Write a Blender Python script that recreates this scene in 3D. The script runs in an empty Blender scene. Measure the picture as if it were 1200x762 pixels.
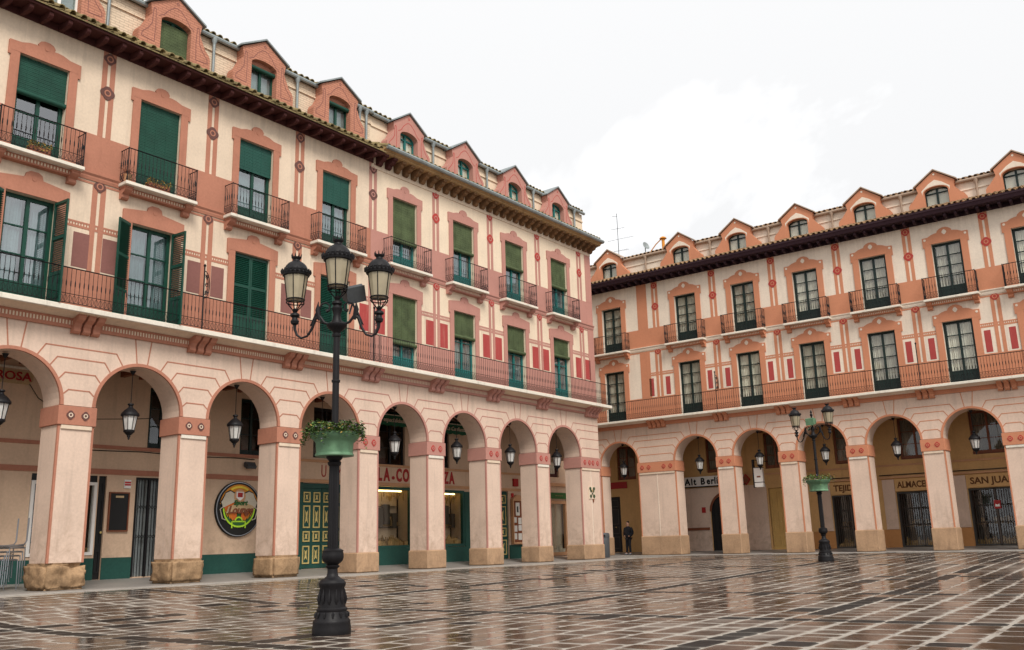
import bpy, bmesh, math, random
from mathutils import Vector, Matrix
random.seed(7)
sc = bpy.context.scene
col = sc.collection
R = math.radians
# ------------------------------------------------------------------ camera
CAM = Vector((23.67, -11.65, 0.87))
YAW, PITCH, ROLL, FPX = 0.6497, 0.2323, -0.0278, 1074.7
_r = Vector((math.cos(YAW), math.sin(YAW), 0)); _f = Vector((-math.sin(YAW), math.cos(YAW), 0)); _u = Vector((0, 0, 1))
F_ = _f*math.cos(PITCH) + _u*math.sin(PITCH); U_ = _u*math.cos(PITCH) - _f*math.sin(PITCH)
RX = _r*math.cos(ROLL) + U_*math.sin(ROLL); UY = U_*math.cos(ROLL) - _r*math.sin(ROLL)
cam_d = bpy.data.cameras.new('camera'); cam = bpy.data.objects.new('camera', cam_d); col.objects.link(cam)
mt = Matrix((RX, UY, -F_)).transposed().to_4x4(); mt.translation = CAM
cam.matrix_world = mt
cam_d.sensor_width = 36; cam_d.lens = FPX/1200*36; cam_d.clip_start = .1; cam_d.clip_end = 2000
sc.camera = cam
# ------------------------------------------------------------------ light
SKYX, SKYY = -3.2, -2.5
SUN_EL, SUN_AZ = R(46), R(122)          # azimuth clockwise from +Y: from behind the camera, between the two facades
world = bpy.data.worlds.new('World'); sc.world = world; world.use_nodes = True
nt = world.node_tree; N = nt.nodes; N.clear()
def wn(t, **k):
    n = N.new(t)
    for a, b in k.items(): setattr(n, a, b)
    return n
out = wn('ShaderNodeOutputWorld'); bg = wn('ShaderNodeBackground'); bg.inputs['Strength'].default_value = 0.1
sky = wn('ShaderNodeTexSky'); sky.sky_type = 'NISHITA'; sky.sun_disc = False; sky.sun_elevation = SUN_EL; sky.sun_rotation = SUN_AZ
tc = wn('ShaderNodeTexCoord'); sep = wn('ShaderNodeSeparateXYZ'); nt.links.new(tc.outputs['Generated'], sep.inputs[0])
mx = wn('ShaderNodeMath', operation='MAXIMUM'); nt.links.new(sep.outputs['Z'], mx.inputs[0]); mx.inputs[1].default_value = 0
add = wn('ShaderNodeMath', operation='ADD'); nt.links.new(mx.outputs[0], add.inputs[0]); add.inputs[1].default_value = .25
dv = wn('ShaderNodeVectorMath', operation='DIVIDE'); cmb = wn('ShaderNodeCombineXYZ')
for i in range(3): nt.links.new(add.outputs[0], cmb.inputs[i])
nt.links.new(tc.outputs['Generated'], dv.inputs[0]); nt.links.new(cmb.outputs[0], dv.inputs[1])
nz = wn('ShaderNodeTexNoise'); nz.inputs['Scale'].default_value = .85; nz.inputs['Detail'].default_value = 7; nz.inputs['Roughness'].default_value = .55; nz.inputs['Distortion'].default_value = .3
mpg = wn('ShaderNodeMapping'); mpg.inputs['Location'].default_value = (SKYX, SKYY, 0)
nt.links.new(dv.outputs[0], mpg.inputs[0]); nt.links.new(mpg.outputs[0], nz.inputs['Vector'])
rp = wn('ShaderNodeValToRGB'); cr = rp.color_ramp
cr.elements[0].position = .50; cr.elements[0].color = (.437, .437, .438, 1)
cr.elements[1].position = .62; cr.elements[1].color = (.74, .74, .74, 1)
nt.links.new(nz.outputs['Fac'], rp.inputs[0])
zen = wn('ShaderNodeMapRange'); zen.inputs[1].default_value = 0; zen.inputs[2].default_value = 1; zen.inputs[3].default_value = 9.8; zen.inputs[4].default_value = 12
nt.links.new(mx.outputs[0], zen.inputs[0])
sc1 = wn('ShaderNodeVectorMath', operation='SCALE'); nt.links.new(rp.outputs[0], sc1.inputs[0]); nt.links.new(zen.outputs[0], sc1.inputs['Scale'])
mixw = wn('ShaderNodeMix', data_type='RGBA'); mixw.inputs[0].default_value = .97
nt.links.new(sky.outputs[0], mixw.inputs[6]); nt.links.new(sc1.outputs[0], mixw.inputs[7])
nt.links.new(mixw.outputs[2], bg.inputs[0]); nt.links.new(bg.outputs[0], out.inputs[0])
sd = bpy.data.lights.new('sun', 'SUN'); sd.energy = 1.5; sd.angle = R(20); sd.color = (1, .95, .88)
so = bpy.data.objects.new('sun', sd); col.objects.link(so)
sdir = Vector((math.sin(SUN_AZ)*math.cos(SUN_EL), math.cos(SUN_AZ)*math.cos(SUN_EL), math.sin(SUN_EL)))
so.rotation_euler = sdir.to_track_quat('Z', 'Y').to_euler(); so.location = (20, -20, 40)
vs = sc.view_settings; vs.view_transform = 'Standard'; vs.look = 'None'; vs.gamma = 1; vs.exposure = 1.05
sc.display_settings.display_device = 'sRGB'
sc.cycles.max_bounces = 8; sc.cycles.diffuse_bounces = 4; sc.cycles.transparent_max_bounces = 12
# ------------------------------------------------------------------ materials
MATS = {}
def newmat(name):
    m = bpy.data.materials.new(name); m.use_nodes = True
    t = m.node_tree; b = t.nodes['Principled BSDF']; MATS[name] = m
    return m, t, b
def nd(t, typ, **k):
    n = t.nodes.new(typ)
    for a, v in k.items(): setattr(n, a, v)
    return n
def noise(t, scale, detail=4, vec=None, rough=.5, dist=0):
    n = nd(t, 'ShaderNodeTexNoise'); n.inputs['Scale'].default_value = scale; n.inputs['Detail'].default_value = detail
    n.inputs['Roughness'].default_value = rough; n.inputs['Distortion'].default_value = dist
    if vec: t.links.new(vec, n.inputs['Vector'])
    return n
def pos(t, sx=1, sy=1, sz=1):
    g = nd(t, 'ShaderNodeNewGeometry'); m = nd(t, 'ShaderNodeVectorMath', operation='MULTIPLY')
    t.links.new(g.outputs['Position'], m.inputs[0]); m.inputs[1].default_value = (sx, sy, sz)
    return m.outputs[0]
def ramp(t, fac, p0, c0, p1, c1):
    r = nd(t, 'ShaderNodeValToRGB'); e = r.color_ramp.elements
    e[0].position, e[1].position = p0, p1
    e[0].color = (*c0, 1) if len(c0) == 3 else c0; e[1].color = (*c1, 1) if len(c1) == 3 else c1
    t.links.new(fac, r.inputs[0]); return r.outputs[0]
def mix(t, fac, a, b, blend='MIX'):
    m = nd(t, 'ShaderNodeMix', data_type='RGBA', blend_type=blend)
    for i, v in ((0, fac), (6, a), (7, b)):
        if hasattr(v, 'is_output'): t.links.new(v, m.inputs[i])
        elif i == 0: m.inputs[0].default_value = v
        else: m.inputs[i].default_value = (*v, 1)
    return m.outputs[2]
def bump(t, b, h, strength=.2, dist=.02):
    n = nd(t, 'ShaderNodeBump'); n.inputs['Strength'].default_value = strength; n.inputs['Distance'].default_value = dist
    t.links.new(h, n.inputs['Height']); t.links.new(n.outputs[0], b.inputs['Normal'])
def hsv(c, k): return tuple(min(1, x*k) for x in c)
def plaster(name, c, rough=.85, var=.14, stain=.35, staincol=None, bs=.25, drips=(), splash=None, blotch=.25):
    m, t, b = newmat(name)
    n1 = noise(t, .9, 5, pos(t)); n2 = noise(t, 14, 6, pos(t), .6); n3 = noise(t, 1, 6, pos(t, 3.5, 3.5, .35), .6); n4 = noise(t, 3.1, 7, pos(t), .7, .6)
    c1 = ramp(t, n1.outputs[0], .3, hsv(c, 1-var*1.2), .7, hsv(c, 1+var*.7))
    c2 = mix(t, .5, c1, ramp(t, n2.outputs[0], .3, hsv(c, 1-var*1.1), .7, hsv(c, 1+var*.6)))
    bl = ramp(t, n4.outputs[0], .56, (0, 0, 0), .70, (blotch, blotch, blotch))
    c2 = mix(t, bl, c2, hsv(c, .72))
    sf = ramp(t, n3.outputs[0], .54, (0, 0, 0), .76, (stain, stain, stain))
    c3 = mix(t, sf, c2, staincol or hsv(c, .55))
    sepz = nd(t, 'ShaderNodeSeparateXYZ'); t.links.new(pos(t), sepz.inputs[0])
    streak = noise(t, 1, 5, pos(t, 7, 7, .25), .65)
    for z0, z1, amt, kk in list(drips)+([splash] if splash else []):
        mr = nd(t, 'ShaderNodeMapRange'); mr.inputs[1].default_value = z0; mr.inputs[2].default_value = z1; mr.inputs[3].default_value = 0; mr.inputs[4].default_value = 1; t.links.new(sepz.outputs['Z'], mr.inputs[0])
        if z1 > z0:                                # drips hang from z1 downwards and stop at the ledge
            lt = nd(t, 'ShaderNodeMath', operation='LESS_THAN'); t.links.new(sepz.outputs['Z'], lt.inputs[0]); lt.inputs[1].default_value = z1+.02
            m1 = nd(t, 'ShaderNodeMath', operation='MULTIPLY'); t.links.new(mr.outputs[0], m1.inputs[0]); t.links.new(lt.outputs[0], m1.inputs[1]); src = m1.outputs[0]
        else: src = mr.outputs[0]
        nn = streak if z1 > z0 else n4
        sr = ramp(t, nn.outputs[0], .42, (0, 0, 0), .68, (1, 1, 1))
        m2 = nd(t, 'ShaderNodeMath', operation='MULTIPLY'); t.links.new(src, m2.inputs[0]); t.links.new(sr, m2.inputs[1])
        m3 = nd(t, 'ShaderNodeMath', operation='MULTIPLY'); t.links.new(m2.outputs[0], m3.inputs[0]); m3.inputs[1].default_value = amt
        c3 = mix(t, m3.outputs[0], c3, kk)
    t.links.new(c3, b.inputs['Base Color']); b.inputs['Roughness'].default_value = rough
    b.inputs['Specular IOR Level'].default_value = .25
    h = nd(t, 'ShaderNodeMath', operation='ADD'); t.links.new(n2.outputs[0], h.inputs[0]); t.links.new(n4.outputs[0], h.inputs[1])
    bump(t, b, h.outputs[0], bs, .012); return m
def paint(name, c, rough=.45, var=.18, metal=0., bs=.1, sc_=22, spec=.28):
    m, t, b = newmat(name)
    n1 = noise(t, 2.2, 5, pos(t)); n2 = noise(t, sc_, 5, pos(t), .6)
    cc = mix(t, .5, ramp(t, n1.outputs[0], .3, hsv(c, 1-var), .7, hsv(c, 1+var)), ramp(t, n2.outputs[0], .3, hsv(c, 1-var), .7, hsv(c, 1+var)))
    t.links.new(cc, b.inputs['Base Color']); b.inputs['Metallic'].default_value = metal
    rr = nd(t, 'ShaderNodeMapRange'); rr.inputs[3].default_value = rough*.75; rr.inputs[4].default_value = min(1, rough*1.3)
    t.links.new(n2.outputs[0], rr.inputs[0]); t.links.new(rr.outputs[0], b.inputs['Roughness'])
    b.inputs['Specular IOR Level'].default_value = spec; bump(t, b, n2.outputs[0], bs, .004); return m
DR = ((9.6, 10.85, .36, (.42, .32, .24)), (14.0, 15.0, .42, (.42, .32, .24)), (5.6, 6.7, .3, (.40, .31, .24)))
plaster('cream', (.70, .56, .425), stain=.42, drips=DR); plaster('cream_low', (.67, .505, .40), stain=.45, drips=DR[2:], splash=(2.3, .7, .6, (.33, .22, .15)))
plaster('cream_warm', (.76, .62, .465), stain=.22, drips=tuple((a, b_, c*.5, d) for a, b_, c, d in DR)); plaster('cream_pale', (.76, .645, .525), stain=.28, drips=DR); plaster('orange', (.43, .185, .12), var=.14, stain=.4, blotch=.35)
plaster('pink', (.46, .225, .182), var=.1, stain=.25); plaster('orange_bright', (.54, .225, .125), var=.09, stain=.2)
plaster('trim_low', (.60, .25, .16), var=.12); plaster('brownpanel', (.23, .10, .085), var=.12, stain=.2)
plaster('redpanel', (.38, .06, .055), var=.12, stain=.3, staincol=(.6, .4, .3)); plaster('darkmedal', (.14, .065, .055), var=.2)
plaster('redmedal', (.42, .055, .045), var=.15); plaster('inner_cream', (.66, .475, .335), stain=.4, splash=(2.0, .7, .5, (.3, .2, .14))); plaster('inner_ochre', (.62, .38, .165), stain=.35)
plaster('ochre_base', (.50, .24, .09), stain=.3); plaster('plinth', (.43, .275, .165), var=.28, stain=.65, bs=.6, blotch=.6, splash=(.6, 0, .7, (.16, .10, .06)))
plaster('plinth_rough', (.37, .235, .13), var=.4, stain=.8, staincol=(.13, .08, .045), bs=1., blotch=.85, splash=(.55, 0, .8, (.10, .065, .035)))
plaster('greenbase', (.018, .075, .06), rough=.5, var=.25, stain=.2); plaster('attic_cream', (.72, .58, .43), stain=.3)
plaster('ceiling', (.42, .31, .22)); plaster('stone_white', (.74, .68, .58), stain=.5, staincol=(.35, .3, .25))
plaster('corbelwood', (.21, .115, .055), var=.4, stain=.7, staincol=(.05, .03, .02), bs=.5); plaster('goldwood', (.42, .27, .13), var=.35, stain=.6, staincol=(.12, .07, .04), bs=.5)
plaster('kerb', (.33, .305, .275), rough=.5, var=.2, stain=.5); plaster('walkstone', (.27, .25, .23), rough=.42, var=.25)
paint('maroon', (.07, .02, .018), .8); paint('maroon_dark', (.032, .012, .018), .7)
paint('green', (.008, .052, .034), .4, .25); paint('green_dark', (.008, .02, .017), .45); paint('teal', (.015, .14, .13), .4)
paint('blind_green', (.010, .058, .038), .6, .3); paint('blind_flat', (.013, .072, .053), .5); paint('blind_olive', (.075, .10, .045), .8, .6, 0, .3, 26)
paint('iron', (.009, .008, .009), .5, .35, 0, .3, 30, .22); paint('gate_iron', (.075, .06, .052), .55, .3); paint('zinc', (.26, .29, .29), .5, .3, .4); paint('gutter_tan', (.36, .26, .19), .6)
paint('patina', (.11, .21, .12), .5, .4, 0, .3, 9); paint('leaf', (.085, .15, .035), .7, .5, 0, 0, 40); paint('leaf_dark', (.03, .065, .018), .7, .4); paint('leaf_dry', (.36, .24, .06), .8, .4)
paint('flower', (.35, .25, .42), .7, .4, 0, 0, 40); paint('aluminium', (.30, .315, .34), .3, .12, .8); paint('white', (.78, .76, .72), .5, .06)
paint('red', (.5, .03, .03), .45); paint('redtext', (.36, .02, .02), .5); paint('browntext', (.12, .045, .012), .6); paint('black', (.012, .012, .012), .5)
paint('ochre_door', (.52, .33, .11), .5); paint('goldtrim', (.58, .45, .17), .5); paint('woodbrown', (.20, .065, .03), .5, .3)
paint('woodlight', (.55, .30, .16), .55); paint('yellow', (.8, .6, .06), .5); paint('lime', (.45, .75, .04), .5); paint('signgreen', (.03, .12, .03), .5)
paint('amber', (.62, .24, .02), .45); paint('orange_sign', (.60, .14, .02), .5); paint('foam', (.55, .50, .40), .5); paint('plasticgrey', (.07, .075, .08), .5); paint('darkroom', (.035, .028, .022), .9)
paint('skin', (.52, .30, .21), .6); paint('coat', (.012, .014, .02), .85, .3); paint('trousers', (.012, .013, .018), .85); paint('shoe', (.2, .26, .32), .6)
paint('hair', (.02, .014, .01), .7); paint('awning', (.015, .11, .055), .8); paint('paper', (.7, .68, .62), .8); paint('tan', (.5, .36, .2), .8, .3)
plaster('cloth', (.72, .70, .66), var=.08, stain=.1); plaster('cloth_reflect', (.25, .30, .29), var=.2, stain=.3); plaster('cloth_dim', (.26, .21, .165), var=.2, stain=.3); plaster('cloth_tan', (.56, .485, .40), var=.12, stain=.2); plaster('cloth_warm', (.72, .63, .52), var=.1, stain=.15); plaster('goods', (.4, .24, .1), var=.7, stain=.5)  # blue-grey curtain colour stands in for reflections in the left range panes
paint('greenfloral', (.05, .08, .04), .5, .5); paint('shop_dark', (.05, .045, .04), .6)
plaster('tile', (.30, .185, .10), var=.45, stain=.8, staincol=(.10, .085, .05), bs=.5)
plaster('tile_mossy', (.27, .21, .10), var=.5, stain=.85, staincol=(.07, .06, .03), bs=.6)
def brickpaint(name, c, side):
    m, t, b = newmat(name); g = nd(t, 'ShaderNodeNewGeometry'); sp_ = nd(t, 'ShaderNodeSeparateXYZ'); cb_ = nd(t, 'ShaderNodeCombineXYZ'); t.links.new(g.outputs['Position'], sp_.inputs[0])
    t.links.new(sp_.outputs[side], cb_.inputs[0]); t.links.new(sp_.outputs['Z'], cb_.inputs[1])
    br = nd(t, 'ShaderNodeTexBrick'); t.links.new(cb_.outputs[0], br.inputs['Vector']); br.inputs['Scale'].default_value = 1; br.inputs['Brick Width'].default_value = .28; br.inputs['Row Height'].default_value = .085; br.inputs['Mortar Size'].default_value = .011; br.inputs['Mortar Smooth'].default_value = .4
    br.inputs['Color1'].default_value = (*hsv(c, 1.05), 1); br.inputs['Color2'].default_value = (*hsv(c, .9), 1); br.inputs['Mortar'].default_value = (*hsv(c, .62), 1)
    n1 = noise(t, 1.4, 5, pos(t), .6); t.links.new(mix(t, .35, br.outputs[0], ramp(t, n1.outputs[0], .3, hsv(c, .7), .7, hsv(c, 1.1))), b.inputs['Base Color']); b.inputs['Roughness'].default_value = .85; b.inputs['Specular IOR Level'].default_value = .2
    iv = nd(t, 'ShaderNodeMath', operation='SUBTRACT'); iv.inputs[0].default_value = 1; t.links.new(br.outputs['Fac'], iv.inputs[1]); bump(t, b, iv.outputs[0], .8, .012); return m
brickpaint('brick_cream', (.72, .57, .42), 'Y'); brickpaint('brick_orange', (.50, .22, .145), 'Y')
def glass(name, tint, fac_lo, rough=.03):
    m, t, b = newmat(name); t.nodes.remove(b)
    o = t.nodes['Material Output']; tr = nd(t, 'ShaderNodeBsdfTransparent'); tr.inputs[0].default_value = (*tint, 1)
    gl = nd(t, 'ShaderNodeBsdfGlossy'); gl.inputs['Roughness'].default_value = rough; gl.inputs[0].default_value = (.95, .97, 1, 1)
    fr = nd(t, 'ShaderNodeFresnel'); fr.inputs[0].default_value = 1.5
    n = noise(t, 1.2, 2, pos(t)); bp = nd(t, 'ShaderNodeBump'); bp.inputs['Strength'].default_value = .06; bp.inputs['Distance'].default_value = .05
    t.links.new(n.outputs[0], bp.inputs['Height']); t.links.new(bp.outputs[0], gl.inputs['Normal'])
    a = nd(t, 'ShaderNodeMath', operation='ADD'); t.links.new(fr.outputs[0], a.inputs[0]); a.inputs[1].default_value = fac_lo
    gg = nd(t, 'ShaderNodeNewGeometry'); inv = nd(t, 'ShaderNodeMath', operation='SUBTRACT'); inv.inputs[0].default_value = 1; t.links.new(gg.outputs['Backfacing'], inv.inputs[1])
    mm = nd(t, 'ShaderNodeMath', operation='MULTIPLY'); t.links.new(a.outputs[0], mm.inputs[0]); t.links.new(inv.outputs[0], mm.inputs[1])
    mxs = nd(t, 'ShaderNodeMixShader'); t.links.new(mm.outputs[0], mxs.inputs[0]); t.links.new(tr.outputs[0], mxs.inputs[1]); t.links.new(gl.outputs[0], mxs.inputs[2])
    t.links.new(mxs.outputs[0], o.inputs[0]); return m
glass('pane', (.93, .96, .95), .03); glass('pane_sky', (.80, .86, .87), .15); glass('shop_pane', (.9, .92, .9), .03)
def lampglass(name, c, tr=.35):
    m, t, b = newmat(name); n = noise(t, 5, 3, pos(t))
    t.links.new(ramp(t, n.outputs[0], .3, hsv(c, .85), .7, hsv(c, 1.1)), b.inputs['Base Color'])
    b.inputs['Roughness'].default_value = .35; b.inputs['Transmission Weight'].default_value = tr
lampglass('lantern_glass', (.46, .39, .26), .3); lampglass('lantern_white', (.72, .70, .66), .25)
m, t, b = newmat('lit_tube'); b.inputs['Emission Color'].default_value = (1, .72, .25, 1); b.inputs['Emission Strength'].default_value = 4
# pavers: wet brown stone, pale bloom where drier, silvery sky sheen painted on rims
def puddle(t):                                     # 0 = standing water, 1 = drying stone
    n1 = noise(t, .30, 3, pos(t), .5, .4); n2 = noise(t, 1.6, 5, pos(t), .6)
    m1 = nd(t, 'ShaderNodeMath', operation='MULTIPLY_ADD'); t.links.new(n2.outputs[0], m1.inputs[0]); m1.inputs[1].default_value = .45; t.links.new(n1.outputs[0], m1.inputs[2])
    m2 = nd(t, 'ShaderNodeMath', operation='SUBTRACT'); t.links.new(m1.outputs[0], m2.inputs[0]); m2.inputs[1].default_value = .22
    return m2.outputs[0]
def edgef(t, v, bloom_sheen):
    m = nd(t, 'ShaderNodeMapRange', interpolation_type='SMOOTHSTEP'); t.links.new(v, m.inputs[0]); m.inputs[1].default_value = 1.75; m.inputs[2].default_value = 2.6; m.inputs[3].default_value = 0; m.inputs[4].default_value = bloom_sheen*1.5
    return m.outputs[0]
def stone(name, cA, cB, r0, r1, bloom_sheen, sp=.22):
    m, t, b = newmat(name)
    g = nd(t, 'ShaderNodeNewGeometry'); oi = nd(t, 'ShaderNodeObjectInfo')
    s = nd(t, 'ShaderNodeMath', operation='ADD'); t.links.new(g.outputs['Random Per Island'], s.inputs[0]); t.links.new(oi.outputs['Random'], s.inputs[1])
    fr = nd(t, 'ShaderNodeMath', operation='FRACT'); t.links.new(s.outputs[0], fr.inputs[0])
    n1 = noise(t, 5, 6, pos(t), .6); n3 = noise(t, 60, 3, pos(t)); n4 = noise(t, 2.1, 6, pos(t), .65); pud = puddle(t)
    c = ramp(t, fr.outputs[0], 0, cA, 1, cB)
    c = mix(t, .4, c, ramp(t, n1.outputs[0], .3, hsv(cA, .6), .72, hsv(cB, 1.4)))
    a = nd(t, 'ShaderNodeMath', operation='MULTIPLY'); t.links.new(pud, a.inputs[0]); t.links.new(n4.outputs[0], a.inputs[1])
    ff = ramp(t, a.outputs[0], .30, (0, 0, 0), .46, (bloom_sheen, bloom_sheen, bloom_sheen))
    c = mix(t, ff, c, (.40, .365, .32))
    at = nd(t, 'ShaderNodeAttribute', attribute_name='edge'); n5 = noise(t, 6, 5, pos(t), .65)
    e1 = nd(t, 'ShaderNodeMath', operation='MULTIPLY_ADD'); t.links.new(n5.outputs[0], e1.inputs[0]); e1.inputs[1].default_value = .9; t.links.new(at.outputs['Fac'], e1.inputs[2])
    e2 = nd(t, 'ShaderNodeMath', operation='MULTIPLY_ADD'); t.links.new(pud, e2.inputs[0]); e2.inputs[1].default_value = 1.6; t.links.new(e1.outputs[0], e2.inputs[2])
    c = mix(t, edgef(t, e2.outputs[0], bloom_sheen), c, (.37, .335, .29))
    t.links.new(c, b.inputs['Base Color'])
    rr = nd(t, 'ShaderNodeMapRange'); rr.inputs[1].default_value = .40; rr.inputs[2].default_value = .66; rr.inputs[3].default_value = r0; rr.inputs[4].default_value = r1
    t.links.new(pud, rr.inputs[0]); t.links.new(rr.outputs[0], b.inputs['Roughness']); b.inputs['Specular IOR Level'].default_value = sp
    h = nd(t, 'ShaderNodeMath', operation='ADD'); t.links.new(n1.outputs[0], h.inputs[0]); t.links.new(n3.outputs[0], h.inputs[1])
    bs_ = nd(t, 'ShaderNodeMapRange'); bs_.inputs[1].default_value = .40; bs_.inputs[2].default_value = .66; bs_.inputs[3].default_value = .07; bs_.inputs[4].default_value = .22; t.links.new(pud, bs_.inputs[0])
    bump(t, b, h.outputs[0], .16, .005); [t.links.new(bs_.outputs[0], n.inputs['Strength']) for n in t.nodes if n.type == 'BUMP']
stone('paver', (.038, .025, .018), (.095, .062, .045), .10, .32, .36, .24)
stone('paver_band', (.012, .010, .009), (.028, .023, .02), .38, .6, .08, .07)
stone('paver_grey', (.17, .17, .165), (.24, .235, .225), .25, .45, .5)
m, t, b = newmat('mortar')
n3 = noise(t, 40, 4, pos(t), .6); n2 = noise(t, 3.4, 6, pos(t), .7)
a_ = nd(t, 'ShaderNodeMath', operation='ADD'); t.links.new(puddle(t), a_.inputs[0]); t.links.new(n2.outputs[0], a_.inputs[1])
c_ = ramp(t, a_.outputs[0], .84, (.13, .10, .08), 1.16, (.36, .325, .28))  # cream mortar; its palest patches also paint in sky sheen on wet joints
t.links.new(mix(t, .25, c_, ramp(t, n3.outputs[0], .3, (.15, .13, .11), .7, (.5, .46, .4))), b.inputs['Base Color'])
rr = nd(t, 'ShaderNodeMapRange'); rr.inputs[1].default_value = .8; rr.inputs[2].default_value = 1.15; rr.inputs[3].default_value = .16; rr.inputs[4].default_value = .5
t.links.new(a_.outputs[0], rr.inputs[0]); t.links.new(rr.outputs[0], b.inputs['Roughness']); bump(t, b, n3.outputs[0], .3, .006); b.inputs['Specular IOR Level'].default_value = .25
M = MATS
# ------------------------------------------------------------------ mesh builder
class MB:
    def __init__(s): s.v = []; s.f = []
    def add(s, vs, fs):
        o = len(s.v); s.v += [tuple(p) for p in vs]; s.f += [tuple(i+o for i in f) for f in fs]; return s
    def box(s, x0, x1, y0, y1, z0, z1):
        return s.add([(x, y, z) for x in (x0, x1) for y in (y0, y1) for z in (z0, z1)],
                     [(0, 1, 3, 2), (4, 6, 7, 5), (0, 4, 5, 1), (2, 3, 7, 6), (0, 2, 6, 4), (1, 5, 7, 3)])
    def prism(s, poly, y0, y1):                    # polygon in xz, extruded along y
        n = len(poly)
        return s.add([(x, y0, z) for x, z in poly]+[(x, y1, z) for x, z in poly],
                     [tuple(range(n)), tuple(range(2*n-1, n-1, -1))]+[(i, (i+1) % n, n+(i+1) % n, n+i) for i in range(n)])
    def prismx(s, poly, x0, x1):                   # polygon in yz, extruded along x
        n = len(poly)
        return s.add([(x0, y, z) for y, z in poly]+[(x1, y, z) for y, z in poly],
                     [tuple(range(n)), tuple(range(2*n-1, n-1, -1))]+[(i, (i+1) % n, n+(i+1) % n, n+i) for i in range(n)])
    def lathe(s, prof, n=16, cx=0, cy=0, cap=True):
        o = [(cx+r*math.cos(2*math.pi*k/n), cy+r*math.sin(2*math.pi*k/n), z) for r, z in prof for k in range(n)]
        fs = [(i*n+k, i*n+(k+1) % n, (i+1)*n+(k+1) % n, (i+1)*n+k) for i in range(len(prof)-1) for k in range(n)]
        if cap: fs += [tuple(range(n-1, -1, -1)), tuple((len(prof)-1)*n+k for k in range(n))]
        return s.add(o, fs)
    def tube(s, pts, r, n=6, cap=True):
        P = [Vector(p) for p in pts]; rs = r if isinstance(r, (list, tuple)) else [r]*len(P); vs = []
        ref = None
        for i, p in enumerate(P):
            d = (P[min(i+1, len(P)-1)]-P[max(i-1, 0)]).normalized()
            if ref is None: ref = Vector((0, 0, 1)) if abs(d.z) < .9 else Vector((1, 0, 0))
            a = d.cross(ref)
            if a.length < 1e-4: ref = Vector((1, 0, 0)) if abs(d.x) < .9 else Vector((0, 1, 0)); a = d.cross(ref)
            a.normalize(); bb = d.cross(a); ref = a.cross(d)*1.0
            vs += [p+(a*math.cos(2*math.pi*k/n)+bb*math.sin(2*math.pi*k/n))*rs[i] for k in range(n)]
        fs = [(i*n+k, i*n+(k+1) % n, (i+1)*n+(k+1) % n, (i+1)*n+k) for i in range(len(P)-1) for k in range(n)]
        if cap: fs += [tuple(range(n-1, -1, -1)), tuple((len(P)-1)*n+k for k in range(n))]
        return s.add(vs, fs)
    def quad(s, a, b, c, d): return s.add([a, b, c, d], [(0, 1, 2, 3)])
    def mesh(s, name, mat, smooth=False, bevel=0, recalc=True):
        me = bpy.data.meshes.new(name); me.from_pydata(s.v, [], s.f)
        if recalc or bevel:
            bm = bmesh.new(); bm.from_mesh(me)
            if bevel: bmesh.ops.bevel(bm, geom=list(bm.edges), offset=bevel, segments=1, affect='EDGES', clamp_overlap=True)
            bmesh.ops.recalc_face_normals(bm, faces=bm.faces); bm.to_mesh(me); bm.free()
        me.materials.append(M[mat] if isinstance(mat, str) else mat)
        if smooth:
            for p in me.polygons: p.use_smooth = True
            try: me.set_sharp_from_angle(angle=R(38))
            except Exception: pass
        return me
def link(name, data, parent=None, loc=(0, 0, 0), rot=None, scale=None):
    o = bpy.data.objects.new(name, data); col.objects.link(o)
    if parent: o.parent = parent
    o.location = loc
    if rot: o.rotation_euler = rot
    if scale: o.scale = scale
    return o
def obj(name, mb, mat, parent=None, loc=(0, 0, 0), rot=None, smooth=False, bevel=0, kind=None, label=None, recalc=True):
    o = link(name, mb.mesh(name, mat, smooth, bevel, recalc), parent, loc, rot)
    if kind: o['kind'] = kind
    if label: o['label'] = label
    return o
CACHE = {}
def part(key, name, fn, mat, parent, loc=(0, 0, 0), rot=None, smooth=False, bevel=0, kind=None, label=None, scale=None):
    k = (key, mat)
    if k not in CACHE:
        mb = MB(); fn(mb); CACHE[k] = mb.mesh(name, mat, smooth, bevel)
    o = link(name, CACHE[k], parent, loc, rot, scale)
    if kind: o['kind'] = kind
    if label: o['label'] = label
    return o
def empty(name, loc=(0, 0, 0), rot=None, parent=None):
    o = link(name, None, parent, loc, rot); o.empty_display_size = .2; return o
def tag(o, label, cat, group=None):
    o['label'] = label; o['category'] = cat
    if group: o['group'] = group
    return o
def text_mesh(s, size, mat, extrude=.012, xs=1., off=0., shear=0.):
    cu = bpy.data.curves.new('lettering', 'FONT'); cu.body = s; cu.size = size; cu.extrude = extrude; cu.offset = off; cu.align_x = 'CENTER'; cu.align_y = 'CENTER'; cu.shear = shear
    cu.resolution_u = 3
    t_ = bpy.data.objects.new('lettering', cu); col.objects.link(t_)
    bpy.context.view_layer.update(); dg = bpy.context.evaluated_depsgraph_get()
    me = bpy.data.meshes.new_from_object(t_.evaluated_get(dg)); bpy.data.objects.remove(t_); bpy.data.curves.remove(cu)
    me.transform(Matrix.Diagonal((xs, 1, 1, 1))); me.transform(Matrix.Rotation(R(90), 4, 'X'))
    me.materials.clear(); me.materials.append(M[mat]); me.name = 'lettering'
    return me
def lettering(s, size, mat, parent, loc, **k): return link('lettering', text_mesh(s, size, mat, **k), parent, loc)
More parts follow.
